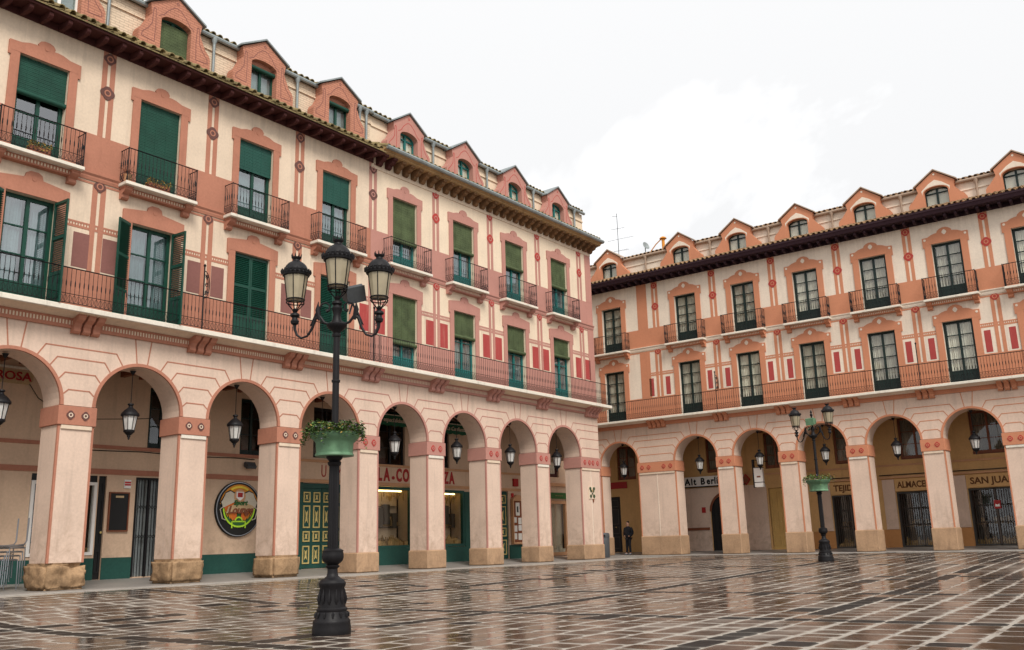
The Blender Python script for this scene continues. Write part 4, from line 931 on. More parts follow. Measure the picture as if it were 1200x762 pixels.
bandstrip('shop_cornice', B, 25.6, 28.7, 3.55, 3.7, 'woodlight', .12)
for (a, b_, c, d) in hB[5:]: high_window(B, a, b_, c+.01, d-.01, 'black' if a < 25 else 'maroon', 'cloth_warm' if a > 25 else None)
# C
hC = [(-5.6, -4.72, .13, 3.3), (.98, 3.05, .13, 2.35), (4.4, 5.4, .13, 3.28), (7.72, 9.55, .12, 2.72), (10.88, 12.95, .12, 2.74), (14.1, 16.3, .12, 2.73), (17.4, 19.6, .12, 2.73), (4.35, 5.5, 4.3, 6.2), (.95, 2.2, 4.3, 6.2), (-4.8, -3.55, 4.25, 6.2), (8.08, 9.35, 4.27, 6.25), (11.28, 12.75, 4.27, 6.3), (14.52, 16.0, 4.27, 6.3), (18, 19.4, 4.27, 6.3)]
back_wall(Cb, -14, 25.5, [h for h in hC if h[0] != .98], 'inner_ochre')
bandstrip('string_band', Cb, -3.0, 25.5, 3.98, 4.07, 'woodlight', .06)
bandstrip('lower_facing', Cb, -1.5, 4.38, .95, 3.52, 'inner_cream', .018) if False else None
mb = MB(); n = 14; P = [(-1.2, 0), (-1.2, 3.5), (4.3, 3.5), (4.3, 0), (3.05, 0), (3.05, 2.2)]+[(2.02+1.03*math.cos(math.pi*k/n), 2.2+.95*math.sin(math.pi*k/n)) for k in range(1, n)]+[(.99, 2.2), (.99, 0)]
mb.prism(P, YB-.03, YB); obj('bar_facing', mb, 'cream_low', Cb)
P = [(3.0, .1), (3.0, 2.2)]+[(2.02+.98*math.cos(math.pi*k/n), 2.2+.9*math.sin(math.pi*k/n)) for k in range(1, n)]+[(1.04, 2.2), (1.04, .1)]
mb = MB(); mb.prism(P, YB-.012, YB-.002); ad = obj('arched_door', mb, 'black', Cb)
for k in range(7): obj('door_bar', MB().tube([(1.2+k*.27, YB-.02, .15), (1.2+k*.27, YB-.02, 2.9)], .015, 4), 'iron', ad)
obj('arched_shutter_frame', (lambda m_: (ring(m_, 2.02, 2.2, .93, 1.05, YB-.06, YB-.029), m_)[1])(MB()), 'woodbrown', ad)
bandstrip('bench_rail', Cb, -1.2, .9, 1.22, 1.36, 'woodbrown', .08)
panel_door(Cb, 4.42, 5.38, .13, 3.26, 'ochre_door', 'ochre_door', 2, ((.06, .22), (.26, .62), (.67, .94)))
panel_door(Cb, -5.58, -4.74, .13, 3.28, 'black', 'shop_dark', 1)
base_band(Cb, 5.5, 25.5, .96, 'ochre_base', hC)
for (a, b_) in ((7.72, 9.55), (10.88, 12.95), (14.1, 16.3), (17.4, 19.6)):
    sw = shop_window(Cb, a+.01, b_-.01, .13, 2.71, 'shop_dark', True, False, .07, 'goods'); gate(Cb, a+.01, b_-.01, .13, 2.7, 'gate_iron', .1)
    front_mat(Cb, a-.62, a-.05, .97, 3.35, 'cream_low', 'shop_pilaster'); front_mat(Cb, a-.03, b_+.3, 2.76, 3.36, 'inner_ochre', 'fascia_board', .05)
    bandstrip('gate_track', Cb, a-.7, b_+.4, 3.40, 3.48, 'woodlight', .14); bandstrip('conduit', Cb, a-.7, b_+.4, 3.54, 3.58, 'black', .05)
for h in hC[7:]: high_window(Cb, h[0], h[1], h[2]+.01, h[3]-.01, 'woodbrown', 'cloth_dim')
# rear volume of B beyond the last arch, hidden by its own corner
mb = MB(); mb.box(26.15, 28.8, YB+.3, 9, 0, 15.2); obj('rear_wing', mb, 'cream', B)
mb = MB(); mb.box(26.15, 28.8, YB, YB+.299, 6.42, 15.2); obj('rear_wing', mb, 'cream', B)
# ------------------------------------------------------------------ things
def LW(x, y, z): return Vector((-y, x, z))         # left range local -> world
def RW(x, y, z): return Vector((x, YR+y, z))
def hang_lantern(p, rz, label):
    o = empty('hanging_lantern', p, (0, 0, rz)); tag(o, label, 'lantern', 'lanterns hanging in the arches')
    part('hl1', 'hanging_rod', lambda m_: (m_.tube([(0, 0, .98), (0, 0, 1.9)], .011, 5), m_.lathe([(.09, 1.92), (.05, 1.84), (.02, 1.8)], 8)), 'iron', o)
    part('hl2', 'hood', lambda m_: m_.lathe([(.24, .62), (.25, .66), (.235, .70), (.2, .74), (.15, .80), (.10, .84), (.06, .87), (.055, .91), (.085, .95), (.075, .98), (.03, .99)], 12), 'iron', o, smooth=True)
    part('hl3', 'glass', lambda m_: m_.lathe([(.13, .22), (.2, .62)], 8), 'lantern_white', o)
    def cage(m_):
        for k in range(8):
            a = 2*math.pi*k/8; m_.tube([(.135*math.cos(a), .135*math.sin(a), .2), (.205*math.cos(a), .205*math.sin(a), .63)], .011, 4)
        m_.lathe([(.145, .17), (.15, .19), (.15, .23), (.13, .24)], 12)
        m_.lathe([(.14, .18), (.09, .12), (.045, .08), (.05, .05), (.025, .02), (.03, -.01), (.0, -.05)], 10)
    part('hl4', 'cage', cage, 'iron', o)
    return o
lab = ['in the arch at the left edge, under the old curved sign', 'in the arch with the folding gate and menu board', 'in the arch with the round sports sign', 'in the arch behind the near flower planter', 'in the arch with the first lit shop window', 'in the arch with the second lit shop window', 'in the arch with the wooden notice case', 'in the last arch before the corner']
for i in range(-1, 7): hang_lantern(LW(2.22+3.5*i, .45, 3.98), R(90), 'white-glass iron lantern hanging '+lab[i+1])
lab = ['in the narrow arch above the standing person', 'in the arch with the black-letter bar sign', 'in the arch with the ochre panelled door', 'in the arch just behind the far lamp post', 'in the second arch from the right edge', 'in the arch at the right edge']
for x, l_ in zip((-2.72, 1.9, 5.22, 8.55, 11.88, 15.2), lab): hang_lantern(RW(x, .45, 4.1), 0, 'white-glass iron lantern hanging '+l_)
# lamp posts
def lantern_head(parent, x, y, z, s=1., crown=True):
    h = empty('lantern_head', (x, y, z), parent=parent); h.scale = (s, s, s)
    part('lh_g', 'glass', lambda m_: m_.lathe([(.135, .0), (.19, .40)], 12), 'lantern_glass', h, smooth=False)
    def hood(m_):
        m_.lathe([(.195, .39), (.215, .40), (.225, .44), (.215, .455), (.20, .47), (.205, .49), (.185, .53), (.165, .57), (.13, .61), (.085, .64), (.06, .655), (.055, .68), (.075, .70), (.08, .72), (.02, .725)], 20)
        for k in range(20):
            a = 2*math.pi*k/20; c, s_ = math.cos(a), math.sin(a)
            m_.tube([(.222*c, .222*s_, .44), (.235*c, .235*s_, .475), (.238*c, .238*s_, .50)], [.022, .018, .004], 4)
        for k in range(8):
            a = 2*math.pi*k/8; c, s_ = math.cos(a), math.sin(a); m_.tube([(.07*c, .07*s_, .71), (.085*c, .085*s_, .775)], [.014, .004], 4)
    part('lh_h', 'hood', hood, 'iron', h, smooth=True)
    def cage(m_):
        for k in range(6):
            a = 2*math.pi*(k+.5)/6; m_.tube([(.140*math.cos(a), .140*math.sin(a), -.01), (.197*math.cos(a), .197*math.sin(a), .41)], .008, 4)
        m_.tube([(.145*math.cos(2*math.pi*k/18), .145*math.sin(2*math.pi*k/18), 0) for k in range(19)], .012, 5)
        m_.tube([(.142*math.cos(2*math.pi*k/18), .142*math.sin(2*math.pi*k/18), -.05) for k in range(19)], .009, 5)
        for k in range(6):
            a = 2*math.pi*(k+.5)/6; c, s_ = math.cos(a), math.sin(a)
            m_.tube([(.142*c, .142*s_, 0), (.142*c, .142*s_, -.06), (.10*c, .10*s_, -.11), (.045*c, .045*s_, -.17)], .009, 4)
        m_.lathe([(.03, -.15), (.05, -.18), (.03, -.21), (.075, -.24), (.08, -.27), (.045, -.30), (.05, -.33), (.07, -.36), (.06, -.40), (.03, -.42)], 12)
    part('lh_c', 'cage', cage, 'iron', h, smooth=True)
    return h
def lamp_post(loc, rz, label, centre, s):
    o = empty('lamp_post', loc, (0, 0, rz)); o.scale = (s, s, s); tag(o, label, 'lamp post', 'lamp posts on the square')
    def base(m_):
        m_.lathe([(.275, 0), (.28, .02), (.28, .10), (.268, .17), (.272, .19), (.262, .21), (.245, .23), (.215, .33), (.222, .345), (.22, .37), (.2, .39), (.192, .46), (.182, .56), (.178, .66), (.195, .69), (.197, .73), (.175, .76), (.165, .775), (.13, .79), (.085, .83), (.076, .87), (.074, .93), (.10, .955), (.105, .97), (.08, .985), (.10, 1.0), (.145, 1.04), (.16, 1.09), (.16, 1.13), (.15, 1.17), (.155, 1.19), (.12, 1.21), (.082, 1.225)], 24)
        for k in range(12):                        # relief leaves and ovals on the drum
            a = 2*math.pi*k/12; c, s_ = math.cos(a), math.sin(a)
            m_.tube([(.19*c, .19*s_, .43), (.197*c, .197*s_, .50), (.186*c, .186*s_, .58), (.182*c, .182*s_, .645)], [.012, .03, .018, .004], 5)
            b_ = a+math.pi/12; c, s_ = math.cos(b_), math.sin(b_)
            m_.tube([(.245*c, .245*s_, .25), (.232*c, .232*s_, .30), (.218*c, .218*s_, .33)], [.012, .024, .006], 5)
    part('lp_b', 'base', base, 'iron', o, smooth=True)
    def shaft(m_):
        n = 32; prof = [(.080, 1.215), (.078, 2.3), (.074, 2.45)]
        vs, fs = [], []
        for r_, z in prof:
            for k in range(n): q = r_*(1 if k % 2 else .88); vs.append((q*math.cos(2*math.pi*k/n), q*math.sin(2*math.pi*k/n), z))
        fs = [(i*n+k, i*n+(k+1) % n, (i+1)*n+(k+1) % n, (i+1)*n+k) for i in range(2) for k in range(n)]; m_.add(vs, fs)
        m_.lathe([(.075, 2.42), (.10, 2.45), (.105, 2.48), (.08, 2.5), (.12, 2.54), (.13, 2.57), (.06, 2.6)], 16)
        m_.lathe([(.055, 2.58), (.052, 3.7), (.066, 3.71), (.066, 3.74), (.052, 3.75), (.049, 4.42), (.065, 4.43), (.068, 4.46), (.055, 4.48), (.06, 4.5), (.13, 4.56), (.16, 4.60), (.16, 4.62), (.10, 4.64), (.07, 4.70), (.055, 4.78), (.075, 4.84), (.085, 4.88), (.06, 4.92), (.05, 4.95)], 18)
    part('lp_s', 'shaft', shaft, 'iron', o, smooth=True)
    for sg in (-1, 1):
        def arm(m_):
            P = [(.06, 4.66), (.13, 4.63), (.20, 4.66), (.27, 4.76), (.34, 4.72), (.39, 4.56), (.46, 4.45), (.55, 4.42), (.62, 4.47), (.655, 4.56), (.66, 4.64)]
            m_.tube([(sg*x, 0, z) for x, z in P], [.024, .022, .022, .026, .028, .022, .019, .018, .019, .022, .026], 8)
            Q = [(.27, 4.76), (.28, 4.88), (.24, 4.96), (.17, 4.98), (.115, 4.93), (.12, 4.86), (.17, 4.84)]
            m_.tube([(sg*x, 0, z) for x, z in Q], [.022, .018, .017, .017, .017, .02, .03], 7)
            m_.tube([(sg*.27, 0, 4.70), (sg*.31, 0, 4.86), (sg*.295, 0, 5.0)], [.03, .035, .004], 6)
            m_.tube([(sg*.3, 0, 4.86), (sg*.38, 0, 4.66), (sg*.42, 0, 4.6)], [.02, .024, .003], 6)
        part('lp_arm%d' % sg, 'arm', arm, 'iron', o, smooth=True)
        lantern_head(o, sg*.66, 0, 5.04, .97)
    if centre == 'lantern': lantern_head(o, 0, -.0, 5.24, 1.06)
    else:
        def bx(m_): m_.lathe([(.03, 4.9), (.03, 5.35), (.05, 5.38), (.05, 5.42), (.02, 5.46), (.045, 5.5), (.0, 5.6)], 10)
        part('lp_f', 'finial', bx, 'iron', o, smooth=True)
    def flood(m_):
        m_.prismx([(.0, -.16), (.0, .16), (.10, .2), (.34, .14), (.38, .0), (.3, -.14)], -.2, .2)
        m_.tube([(0, .2, -.14), (-.1, .15, -.3), (-.2, .05, -.4)], .02, 5); m_.box(-.22, .22, -.012, .0, -.18, .18)
        for k in range(6): m_.box(-.19+k*.07, -.17+k*.07, .36, .41, -.1, .1)
    part('lp_fl', 'floodlight', flood, 'plasticgrey' if centre == 'lantern' else 'patina', o, (.27, .16, 5.14) if centre == 'lantern' else (0, -.2, 5.12), (R(24), R(-18), R(28)) if centre == 'lantern' else (R(8), 0, 0), scale=(.72, .72, .72))
    return o
def planter(loc, label, s, rich):
    o = empty('flower_planter', loc); o.scale = (s, s, s); tag(o, label, 'planter', 'planters clamped to the lamp posts')
    def bowl(m_):
        n = 48; prof = [(.27, -.33), (.285, -.325), (.285, -.30), (.27, -.28), (.278, -.13), (.30, -.10), (.345, -.06), (.37, -.02), (.375, .01), (.36, .02)]
        vs = []
        for i, (r_, z) in enumerate(prof):
            for k in range(n):
                a = 2*math.pi*k/n; q = r_*(1+(.04 if k % 8 in (0, 1) else 0)*(1 if i < 7 else .5)); vs.append((q*math.cos(a), q*math.sin(a), z))
        m_.add(vs, [(i*n+k, i*n+(k+1) % n, (i+1)*n+(k+1) % n, (i+1)*n+k) for i in range(len(prof)-1) for k in range(n)]+[tuple(range(n-1, -1, -1))])
    part('pb_b', 'bowl', bowl, 'patina', o, smooth=True)
    part('pb_s', 'soil', lambda m_: m_.lathe([(.36, .0), (.33, .03), (.09, .04)], 24), 'goods', o)
    rg = random.Random(5); lf, fl, fy, dkf = MB(), MB(), MB(), MB()
    for k in range(2600 if rich else 900):
        a = rg.uniform(0, 6.283); rr = .08+.40*math.sqrt(rg.random())*(1+.10*math.sin(a*5+1)+.06*math.sin(a*11)); d = max(0, rr-.36)
        z = .06+rg.uniform(-.03, .11)*(1+.5*math.sin(a*4+.6)*math.sin(a*7))-d*rg.uniform(.2, 1.7); x, y = rr*math.cos(a), rr*math.sin(a)
        t_ = rg.uniform(0, 6.28); e = rg.uniform(.016, .036); u = Vector((math.cos(t_), math.sin(t_), rg.uniform(-.6, .8)))*e; w = Vector((-math.sin(t_), math.cos(t_), rg.uniform(-.7, .7)))*e*.5; c = Vector((x, y, z))
        q_ = rg.random(); (fl if q_ < .07 else fy if q_ < .14 else dkf if q_ < .4 else lf).add([c-u, c+w, c+u, c-w], [(0, 1, 2, 3)])
    for k in range(40):
        c = Vector((-.22+rg.uniform(-.05, .05), rg.uniform(-.05, .05), .1+rg.random()*.12)); u = Vector((rg.uniform(-1, 1), rg.uniform(-1, 1), rg.uniform(-1, 1)))*.03; w = Vector((rg.uniform(-1, 1), rg.uniform(-1, 1), .3))*.015
        lf.add([c-u, c+w, c+u, c-w], [(0, 1, 2, 3)])
    obj('foliage', lf, 'leaf', o, kind='stuff', recalc=False); obj('blossoms', fl, 'flower', o, kind='stuff', recalc=False); obj('yellow_leaves', fy, 'leaf_dry', o, kind='stuff', recalc=False); obj('dark_leaves', dkf, 'leaf_dark', o, kind='stuff', recalc=False)
    return o
L1 = Vector((13.06, -2.21, gz(13.06, -2.21)-.03)); L2 = Vector((11.98, 21.79, gz(11.98, 21.79)-.03))
lamp_post(L1, YAW, 'near black iron lamp post with three lanterns and a floodlight', 'lantern', 1.)
lamp_post(L2, YAW-.75, 'far black iron lamp post with two lanterns and a box floodlight', 'box', .97)
planter(L1+Vector((0, 0, 2.90)), 'green patina planter full of small flowers clamped round the near lamp post', 1., True)
planter(L2+Vector((0, 0, 2.85)), 'green patina planter clamped round the far lamp post', 1.15, False)
# wrought-iron brackets standing on the long balcony
def bracket_pole(p, rz, label, scroll):
    o = empty('bracket_pole', p, (0, 0, rz)); tag(o, label, 'bracket', 'iron bracket poles on the first floor balconies')
    part('bpole', 'pole', lambda m_: (m_.tube([(0, 0, 0), (0, 0, 1.95)], .022, 6), m_.lathe([(.03, 1.93), (.045, 1.97), (.0, 2.03)], 8)), 'iron', o)
    def sc1(m_):
        for f in (1, .72):
            P = [(.0, 0, 1.8)]+[(.17*f*math.sin(q)*(1-.0*q)+.02, 0, 1.38+.42*f*math.cos(q)) for q in [i*math.pi/9 for i in range(10)]]
            m_.tube(P, .014, 5)
        for zc in (1.62, 1.38, 1.14):
            m_.tube([(.09+.055*math.cos(q)*(1-q/16), 0, zc+.075*math.sin(q)*(1-q/16)) for q in [i*.6 for i in range(17)]], .011, 4)
    if scroll: part('bscr', 'scrollwork', sc1, 'iron', o)
    return o
bracket_pole(LW(3.72, -.52, 7.2), R(90), 'scrolled iron bracket pole on the long balcony right of the open shutters', True)
bracket_pole(LW(10.7, -.52, 7.2), R(90), 'scrolled iron bracket pole on the long balcony behind the near lamp', True)
bracket_pole(RW(3.58, -.52, 7.2), 0, 'iron bracket pole on the right range balcony between the second and third windows', True)
bracket_pole(RW(13.5, -.52, 7.2), 0, 'plain black iron pole on the right range balcony, nearest the right edge', False)
# flower boxes on the upper balconies
def flower_box(p, label, mat, w=.55):
    o = empty('flower_box', p, (0, 0, R(90))); tag(o, label, 'flower box')
    obj('trough', MB().box(-w/2, w/2, -.09, .09, 0, .17), 'woodbrown', o, bevel=.01)
    mb = MB(); rg = random.Random(3)
    for k in range(220):
        c = Vector((rg.uniform(-w/2, w/2)*1.15, rg.uniform(-.15, .12), .15+rg.uniform(-.06, .16))); u = Vector((rg.uniform(-1, 1), rg.uniform(-1, 1), rg.uniform(-1, 1)))*.035; v_ = Vector((rg.uniform(-1, 1), rg.uniform(-1, 1), rg.uniform(-1, 1)))*.02
        mb.add([c-u, c+v_, c+u, c-v_], [(0, 1, 2, 3)])
    obj('plants', mb, mat, o, kind='stuff', recalc=False)
flower_box(LW(-1.3, -.33, 11.13), 'wooden flower box of dry flowers on the top left balcony', 'leaf_dry'); flower_box(LW(2.15, -.33, 11.13), 'flower box of yellowed plants on the balcony below the full green blind', 'leaf_dry', .7)
mb = MB(); rg = random.Random(9)
for k in range(16):
    a = rg.uniform(-1.3, 1.0); L_ = rg.uniform(.25, .5); mb.tube([(0, 0, .2), (math.sin(a)*L_*.5, rg.uniform(-.1, .05), .2+L_*.45), (math.sin(a)*L_, rg.uniform(-.15, .1), .2+L_*math.cos(a)*.9)], [.008, .006, .003], 3)
tw = empty('potted_plant', LW(1.22, -.3, 11.13), (0, 0, R(90))); tag(tw, 'bare twiggy plant in a pot at the end of a second floor balcony', 'plant')
obj('twigs', mb, 'woodbrown', tw); obj('pot', MB().lathe([(.09, 0), (.12, .2), (.13, .21), (.02, .2)], 12), 'woodlight', tw, smooth=True)
# round sports sign
sg = empty('round_sign', LW(7.94, YB-.0, 2.22), (0, 0, R(90))); tag(sg, 'round black-rimmed sign with beer mugs, balls and a goal on the arcade wall', 'sign')
obj('backing', (lambda m_: (disc(m_, 0, 0, .93, -.08, 0, 40), m_)[1])(MB()), 'black', sg)
obj('rim', (lambda m_: (ring(m_, 0, 0, .88, .905, -.095, -.0801, 24), [m_.add([(x, y, -z) for x, y, z in m_.v], list(m_.f))], m_)[2])(MB()), 'aluminium', sg)
SF = .90
def pg(name, P, mat, y, extra=None): return obj(name, MB().prism([(x*SF, z*SF+.05) for x, z in P], y-.008, y), mat, sg)
cir = lambda r_, a0, a1, n, cx=0, cz=0: [(cx+r_*math.cos(a0+(a1-a0)*k/n), cz+r_*math.sin(a0+(a1-a0)*k/n)) for k in range(n+1)]
pg('orange_arc', cir(.86, R(8), R(172), 24)+cir(.6, R(172), R(8), 24), 'amber', -.0805)
pg('orange_arc', cir(.80, R(60), R(120), 12)+cir(.72, R(120), R(60), 12), 'yellow', -.0895)
pg('pitch', cir(.68, R(180), R(360), 24, 0, -.02), 'signgreen', -.0805); pg('pitch_rim', cir(.72, R(182), R(358), 24, 0, -.02)+cir(.66, R(358), R(182), 24, 0, -.02), 'lime', -.0895)
for s in (-1, 1):
    pg('mug_outline', [(s*.08, -.5), (s*.31, -.51), (s*.74, .0), (s*.85, .18), (s*.72, .38), (s*.62, .56), (s*.42, .64), (s*.22, .56), (s*.08, .3)], 'black', -.0882); pg('mug', [(s*.10, -.46), (s*.36, -.46) if False else (s*.30, -.47), (s*.70, .02), (s*.62, .30), (s*.10, .12)], 'orange_sign', -.0895)
    pg('foam', [(s*.22, .20), (s*.72, -.02), (s*.80, .18), (s*.70, .34), (s*.62, .52), (s*.42, .60), (s*.25, .52), (s*.2, .36)], 'foam', -.0985)
    mb = MB(); mb.tube([(s*x, -.1, z+.05) for x, z in ((.66, .0), (.76, -.07), (.66, -.38), (.53, -.42))], .02, 5); obj('mug_handle', mb, 'foam', sg)
    for k in range(3): mb = MB(); seg(mb, s*(.25+.1*k), -.38+.06*k, s*(.37+.1*k), -.12+.04*k, .03, -.1035, -.0985); obj('glint', mb, 'amber', sg)
pg('ball', cir(.26, 0, 2*math.pi, 20, 0, .42)[:-1], 'woodlight', -.1075); pg('shield', [(-.16, .58), (.16, .58), (.16, .36), (0, .24), (-.16, .36)], 'white', -.1165); pg('badge', [(-.11, .55), (.11, .55), (.11, .38), (-.11, .38)], 'redtext', -.1255)
mb = MB()
for q in (((-.27, -.42), (.27, -.42)), ((-.27, -.42), (-.27, -.64)), ((.27, -.42), (.27, -.64)), ((-.18, -.58), (.18, -.58))): seg(mb, *q[0], *q[1], .045, -.1, -.0895)
ring(mb, 0, -.42, .12, .165, -.1, -.0896); obj('goal', mb, 'lime', sg)
pg('script_plate', [(-.60, -.22), (-.5, .02), (-.2, .12), (.3, .16), (.62, .06), (.66, -.1), (.3, -.16), (-.2, -.2)], 'tan', -.1165)
lettering('Sport', .24, 'signgreen', sg, (.02, -.13, .2), shear=.3, off=.008)
lettering('Lounge', .34, 'woodbrown', sg, (.03, -.135, -.04), shear=.3, off=.01)
# boards, notices, small signs
def board(name, p, rz, w, h, mat, label, cat, frame=None, th=.04):
    o = empty(name, p, (0, 0, rz)); tag(o, label, cat)
    obj('face', MB().box(-w/2, w/2, -th, 0, -h/2, h/2), mat, o)
    if frame:
        for x0, x1, z0, z1 in ((-w/2-.04, -w/2, -h/2-.04, h/2+.04), (w/2, w/2+.04, -h/2-.04, h/2+.04), (-w/2, w/2, h/2, h/2+.04), (-w/2, w/2, -h/2-.04, -h/2)): obj('frame', MB().box(x0, x1, -th-.02, 0, z0, z1), frame, o)
    return o
LR = R(90)
cb = board('menu_board', LW(3.62, YB-.001, 2.09), LR, .58, 1.1, 'black', 'black menu board in a wooden frame on the arcade wall beside the gate', 'board', 'woodbrown')
obj('heading', MB().box(-.12, .14, -.046, -.0401, .42, .48), 'tan', cb)
ns = board('alarm_notice', LW(3.86, YB-.001, 2.93), LR, .22, .26, 'white', 'small white and red alarm notice above the black menu board', 'notice')
for z in (-.02, .05): obj('red_bar', MB().box(-.1, .1, -.046, -.0401, z-.028, z+.024), 'red', ns)
pt = board('red_poster', LW(1.42, YB-.031, 2.45), LR, .5, .62, 'red', 'red poster with a white letter J stuck inside the left shop window', 'poster', None, .01)
lettering('J', .34, 'white', pt, (.05, -.022, .03), off=.01)
rs = empty('curved_sign', LW(.12, YB-.002, 5.85), (0, 0, LR)); tag(rs, 'faded curved sign with worn red capitals high in the leftmost arch', 'sign')
obj('face', MB().prism([(-1.2, -.2), (.48, -.2), (.6, -.1), (.62, .16), (-1.2, .22)], -.03, 0), 'tan', rs); lettering('ROSA', .34, 'redtext', rs, (.05, -.042, -.0), xs=1.15, off=.005)
obj('lettering_rail', MB().box(-1.2, 1.0, -.06, -.0, .23, .29), 'stone_white', rs)
u_ = empty('shop_lettering', LW(11.0, YB-.022, 3.66), (0, 0, LR)); tag(u_, 'pale outlined red capitals above the double green panelled door', 'lettering')
for ch, x in (('U', .72), ('M', 1.5)): link('lettering', text_mesh(ch, .66, 'redtext', xs=.6, off=-.004), u_, (x, 0, -.02))
cf = empty('shop_lettering', LW(16.9, YB-.022, 3.66), (0, 0, LR)); tag(cf, 'large red capitals on the fascia above the two lit shop windows', 'lettering')
for ch, x in zip('LA.CONFIANZA', (-2.26, -1.87, -1.50, -1.17, -.76, -.35, .05, .35, .68, 1.15, 1.73, 2.11)): link('lettering', text_mesh(ch, .70, 'redtext', xs=.66 if ch != '.' else 1.2, off=.03), cf, (x, 0, -.02 if ch != '.' else .06))
for i, (x, z, s_, l_) in enumerate(((14.85, 5.78, 'especialidades', 'first'), (18.6, 5.72, 'La Confianza', 'second'))):
    aw = empty('awning', LW(x, 2.55, z), (0, 0, LR)); tag(aw, 'dark green scalloped awning valance with pale script in the %s lit shop arch' % l_, 'awning')
    n = 20; P = [(-1.05, .2), (-1.05, -.2)]+[(-1.05+2.1*k/n, -.2-.045*abs(math.sin(k*math.pi/4))) for k in range(1, n)]+[(1.05, -.2), (1.05, .2)]
    obj('valance', MB().prism(P, -.015, 0), 'awning', aw); obj('canopy', MB().prismx([(0, .2), (.64, .45), (.64, .47), (-.02, .22)], -1.05, 1.05), 'awning', aw)
    obj('bar', MB().tube([(-1.1, -.02, .21), (1.1, -.02, .21)], .02, 6), 'stone_white', aw); lettering(s_, .24, 'cream_pale', aw, (0, -.03, 0), shear=.2)
nc = empty('notice_case', LW(23.62, YB-.041, 1.83), (0, 0, LR)); tag(nc, 'wooden glazed notice case full of papers beside the last green door', 'notice case')
mb = MB(); mb.box(-.42, .42, -.06, 0, -1, 1); obj('back', mb, 'woodbrown', nc)
for x0, x1, z0, z1 in ((-.45, -.38, -1.05, 1.), (.38, .45, -1.05, 1.), (-.38, .38, -1.05, -.97), (-.38, .38, .93, 1.)): obj('frame', MB().box(x0, x1, -.14, -.001, z0, z1), 'woodlight', nc)
obj('crest', MB().prism([(-.45, 1.0), (.45, 1.0), (.3, 1.1), (.1, 1.2), (-.1, 1.2), (-.3, 1.1)], -.14, 0), 'woodlight', nc)
rg = random.Random(4)
for x, z, w, h in ((.0, .55, .3, .6), (-.2, .05, .2, .25), (.15, .0, .25, .3), (-.18, -.35, .22, .28), (.15, -.32, .24, .26), (-.2, -.7, .2, .28), (.14, -.72, .26, .3)):
    obj('leaflet', MB().box(x-w/2, x+w/2, -.07, -.0601, z-h/2, z+h/2), rg.choice(['paper', 'paper', 'paper', 'cloth', 'orange_sign']), nc)
obj('print', MB().box(-.06, .05, -.076, -.0701, .4, .68), 'black', nc)
board('alarm_box', LW(23.55, YB-.001, 3.62), LR, .34, .36, 'redtext', 'dark red square box on the arcade wall above the notice case', 'alarm box', None, .12)
board('small_notice', LW(23.35, YB-.001, 2.95), LR, .16, .34, 'red', 'tiny red and white notice just above the wooden notice case', 'notice')
gs = board('shop_sign', LW(27.1, YB-.05, 3.08), LR, 1.6, .3, 'signgreen', 'dark green sign with faint pale script over the last shop window', 'sign', None, .05); lettering('~ ~ ~ ~', .2, 'tan', gs, (0, -.06, 0))
em = empty('green_emblem', LW(25.33, -.001, 3.02), (0, 0, LR)); em.scale = (.8, .8, .8); tag(em, 'small green and cream shop emblem fixed to the corner pier', 'emblem')
obj('plate', MB().box(-.36, .36, -.03, 0, -.36, .36), 'cream', em)
mb = MB()
for x, z, r_ in ((-.2, .24, .10), (.2, .24, .10), (-.12, .1, .08), (.13, .1, .08), (-.16, -.2, .10), (.18, -.2, .11), (.02, -.06, .06)): flower4(mb, x, z, r_*2, r_*2, -.06, -.0301)
obj('leaves', mb, 'greenfloral', em)
mb = MB(); flower4(mb, .0, .12, .12, .16, -.075, -.0301); obj('blossom', mb, 'tan', em)
obj('pendant', MB().prism([(.04, -.36), (.16, -.36), (.14, -.54), (.08, -.56)], -.05, -.0), 'woodbrown', em)
fc = empty('wall_floodlight', LW(8.3, YB-.03, 3.72), (0, 0, LR)); tag(fc, 'small grey floodlight on the arcade wall above the round sign', 'floodlight')
obj('housing', MB().prismx([(0, -.05), (-.16, -.14), (-.22, -.06), (-.1, .1), (0, .08)], -.18, .18), 'plasticgrey', fc, bevel=.01); obj('arm', MB().tube([(0, .02, .05), (0, -.05, .03)], .03, 6), 'plasticgrey', fc)
# right range signs
ab = empty('bar_sign', RW(1.2, YB-.065, 3.86), (0, 0, 0)); tag(ab, 'long white bar sign with black-letter writing behind the first pillars of the right range', 'sign')
obj('face', MB().prism([(-2.0, -.26), (1.9, -.26), (1.9, .26), (-1.75, .26), (-1.92, .12)], -.08, 0), 'white', ab); obj('frame', MB().box(-2.1, 2., -.085, 0, -.32, -.265), 'black', ab)
for ch, x, w in zip(('A', 'l', 't', 'B', 'e', 'r', 'l', 'í', 'n'), (-1.35, -1.08, -.9, -.42, -.08, .16, .32, .45, .68), (1.1, 1, 1, 1.1, 1, 1, 1, 1, 1)): link('lettering', text_mesh(ch, .5, 'black', xs=w*.85, off=.014, shear=-.0), ab, (x-.05, -.095, -.02))
cs = board('crest_sign', RW(-1.35, YB-.065, 3.86), 0, .7, .5, 'white', 'small white sign with a crest at the left end of the bar sign', 'sign', None, .07)
obj('crest', (lambda m_: (flower4(m_, 0, -.05, .32, .14, -.085, -.0701), m_.prism([(-.05, .02), (.05, .02), (0, .14)], -.085, -.0701), m_)[-1])(MB()), 'tan', cs)
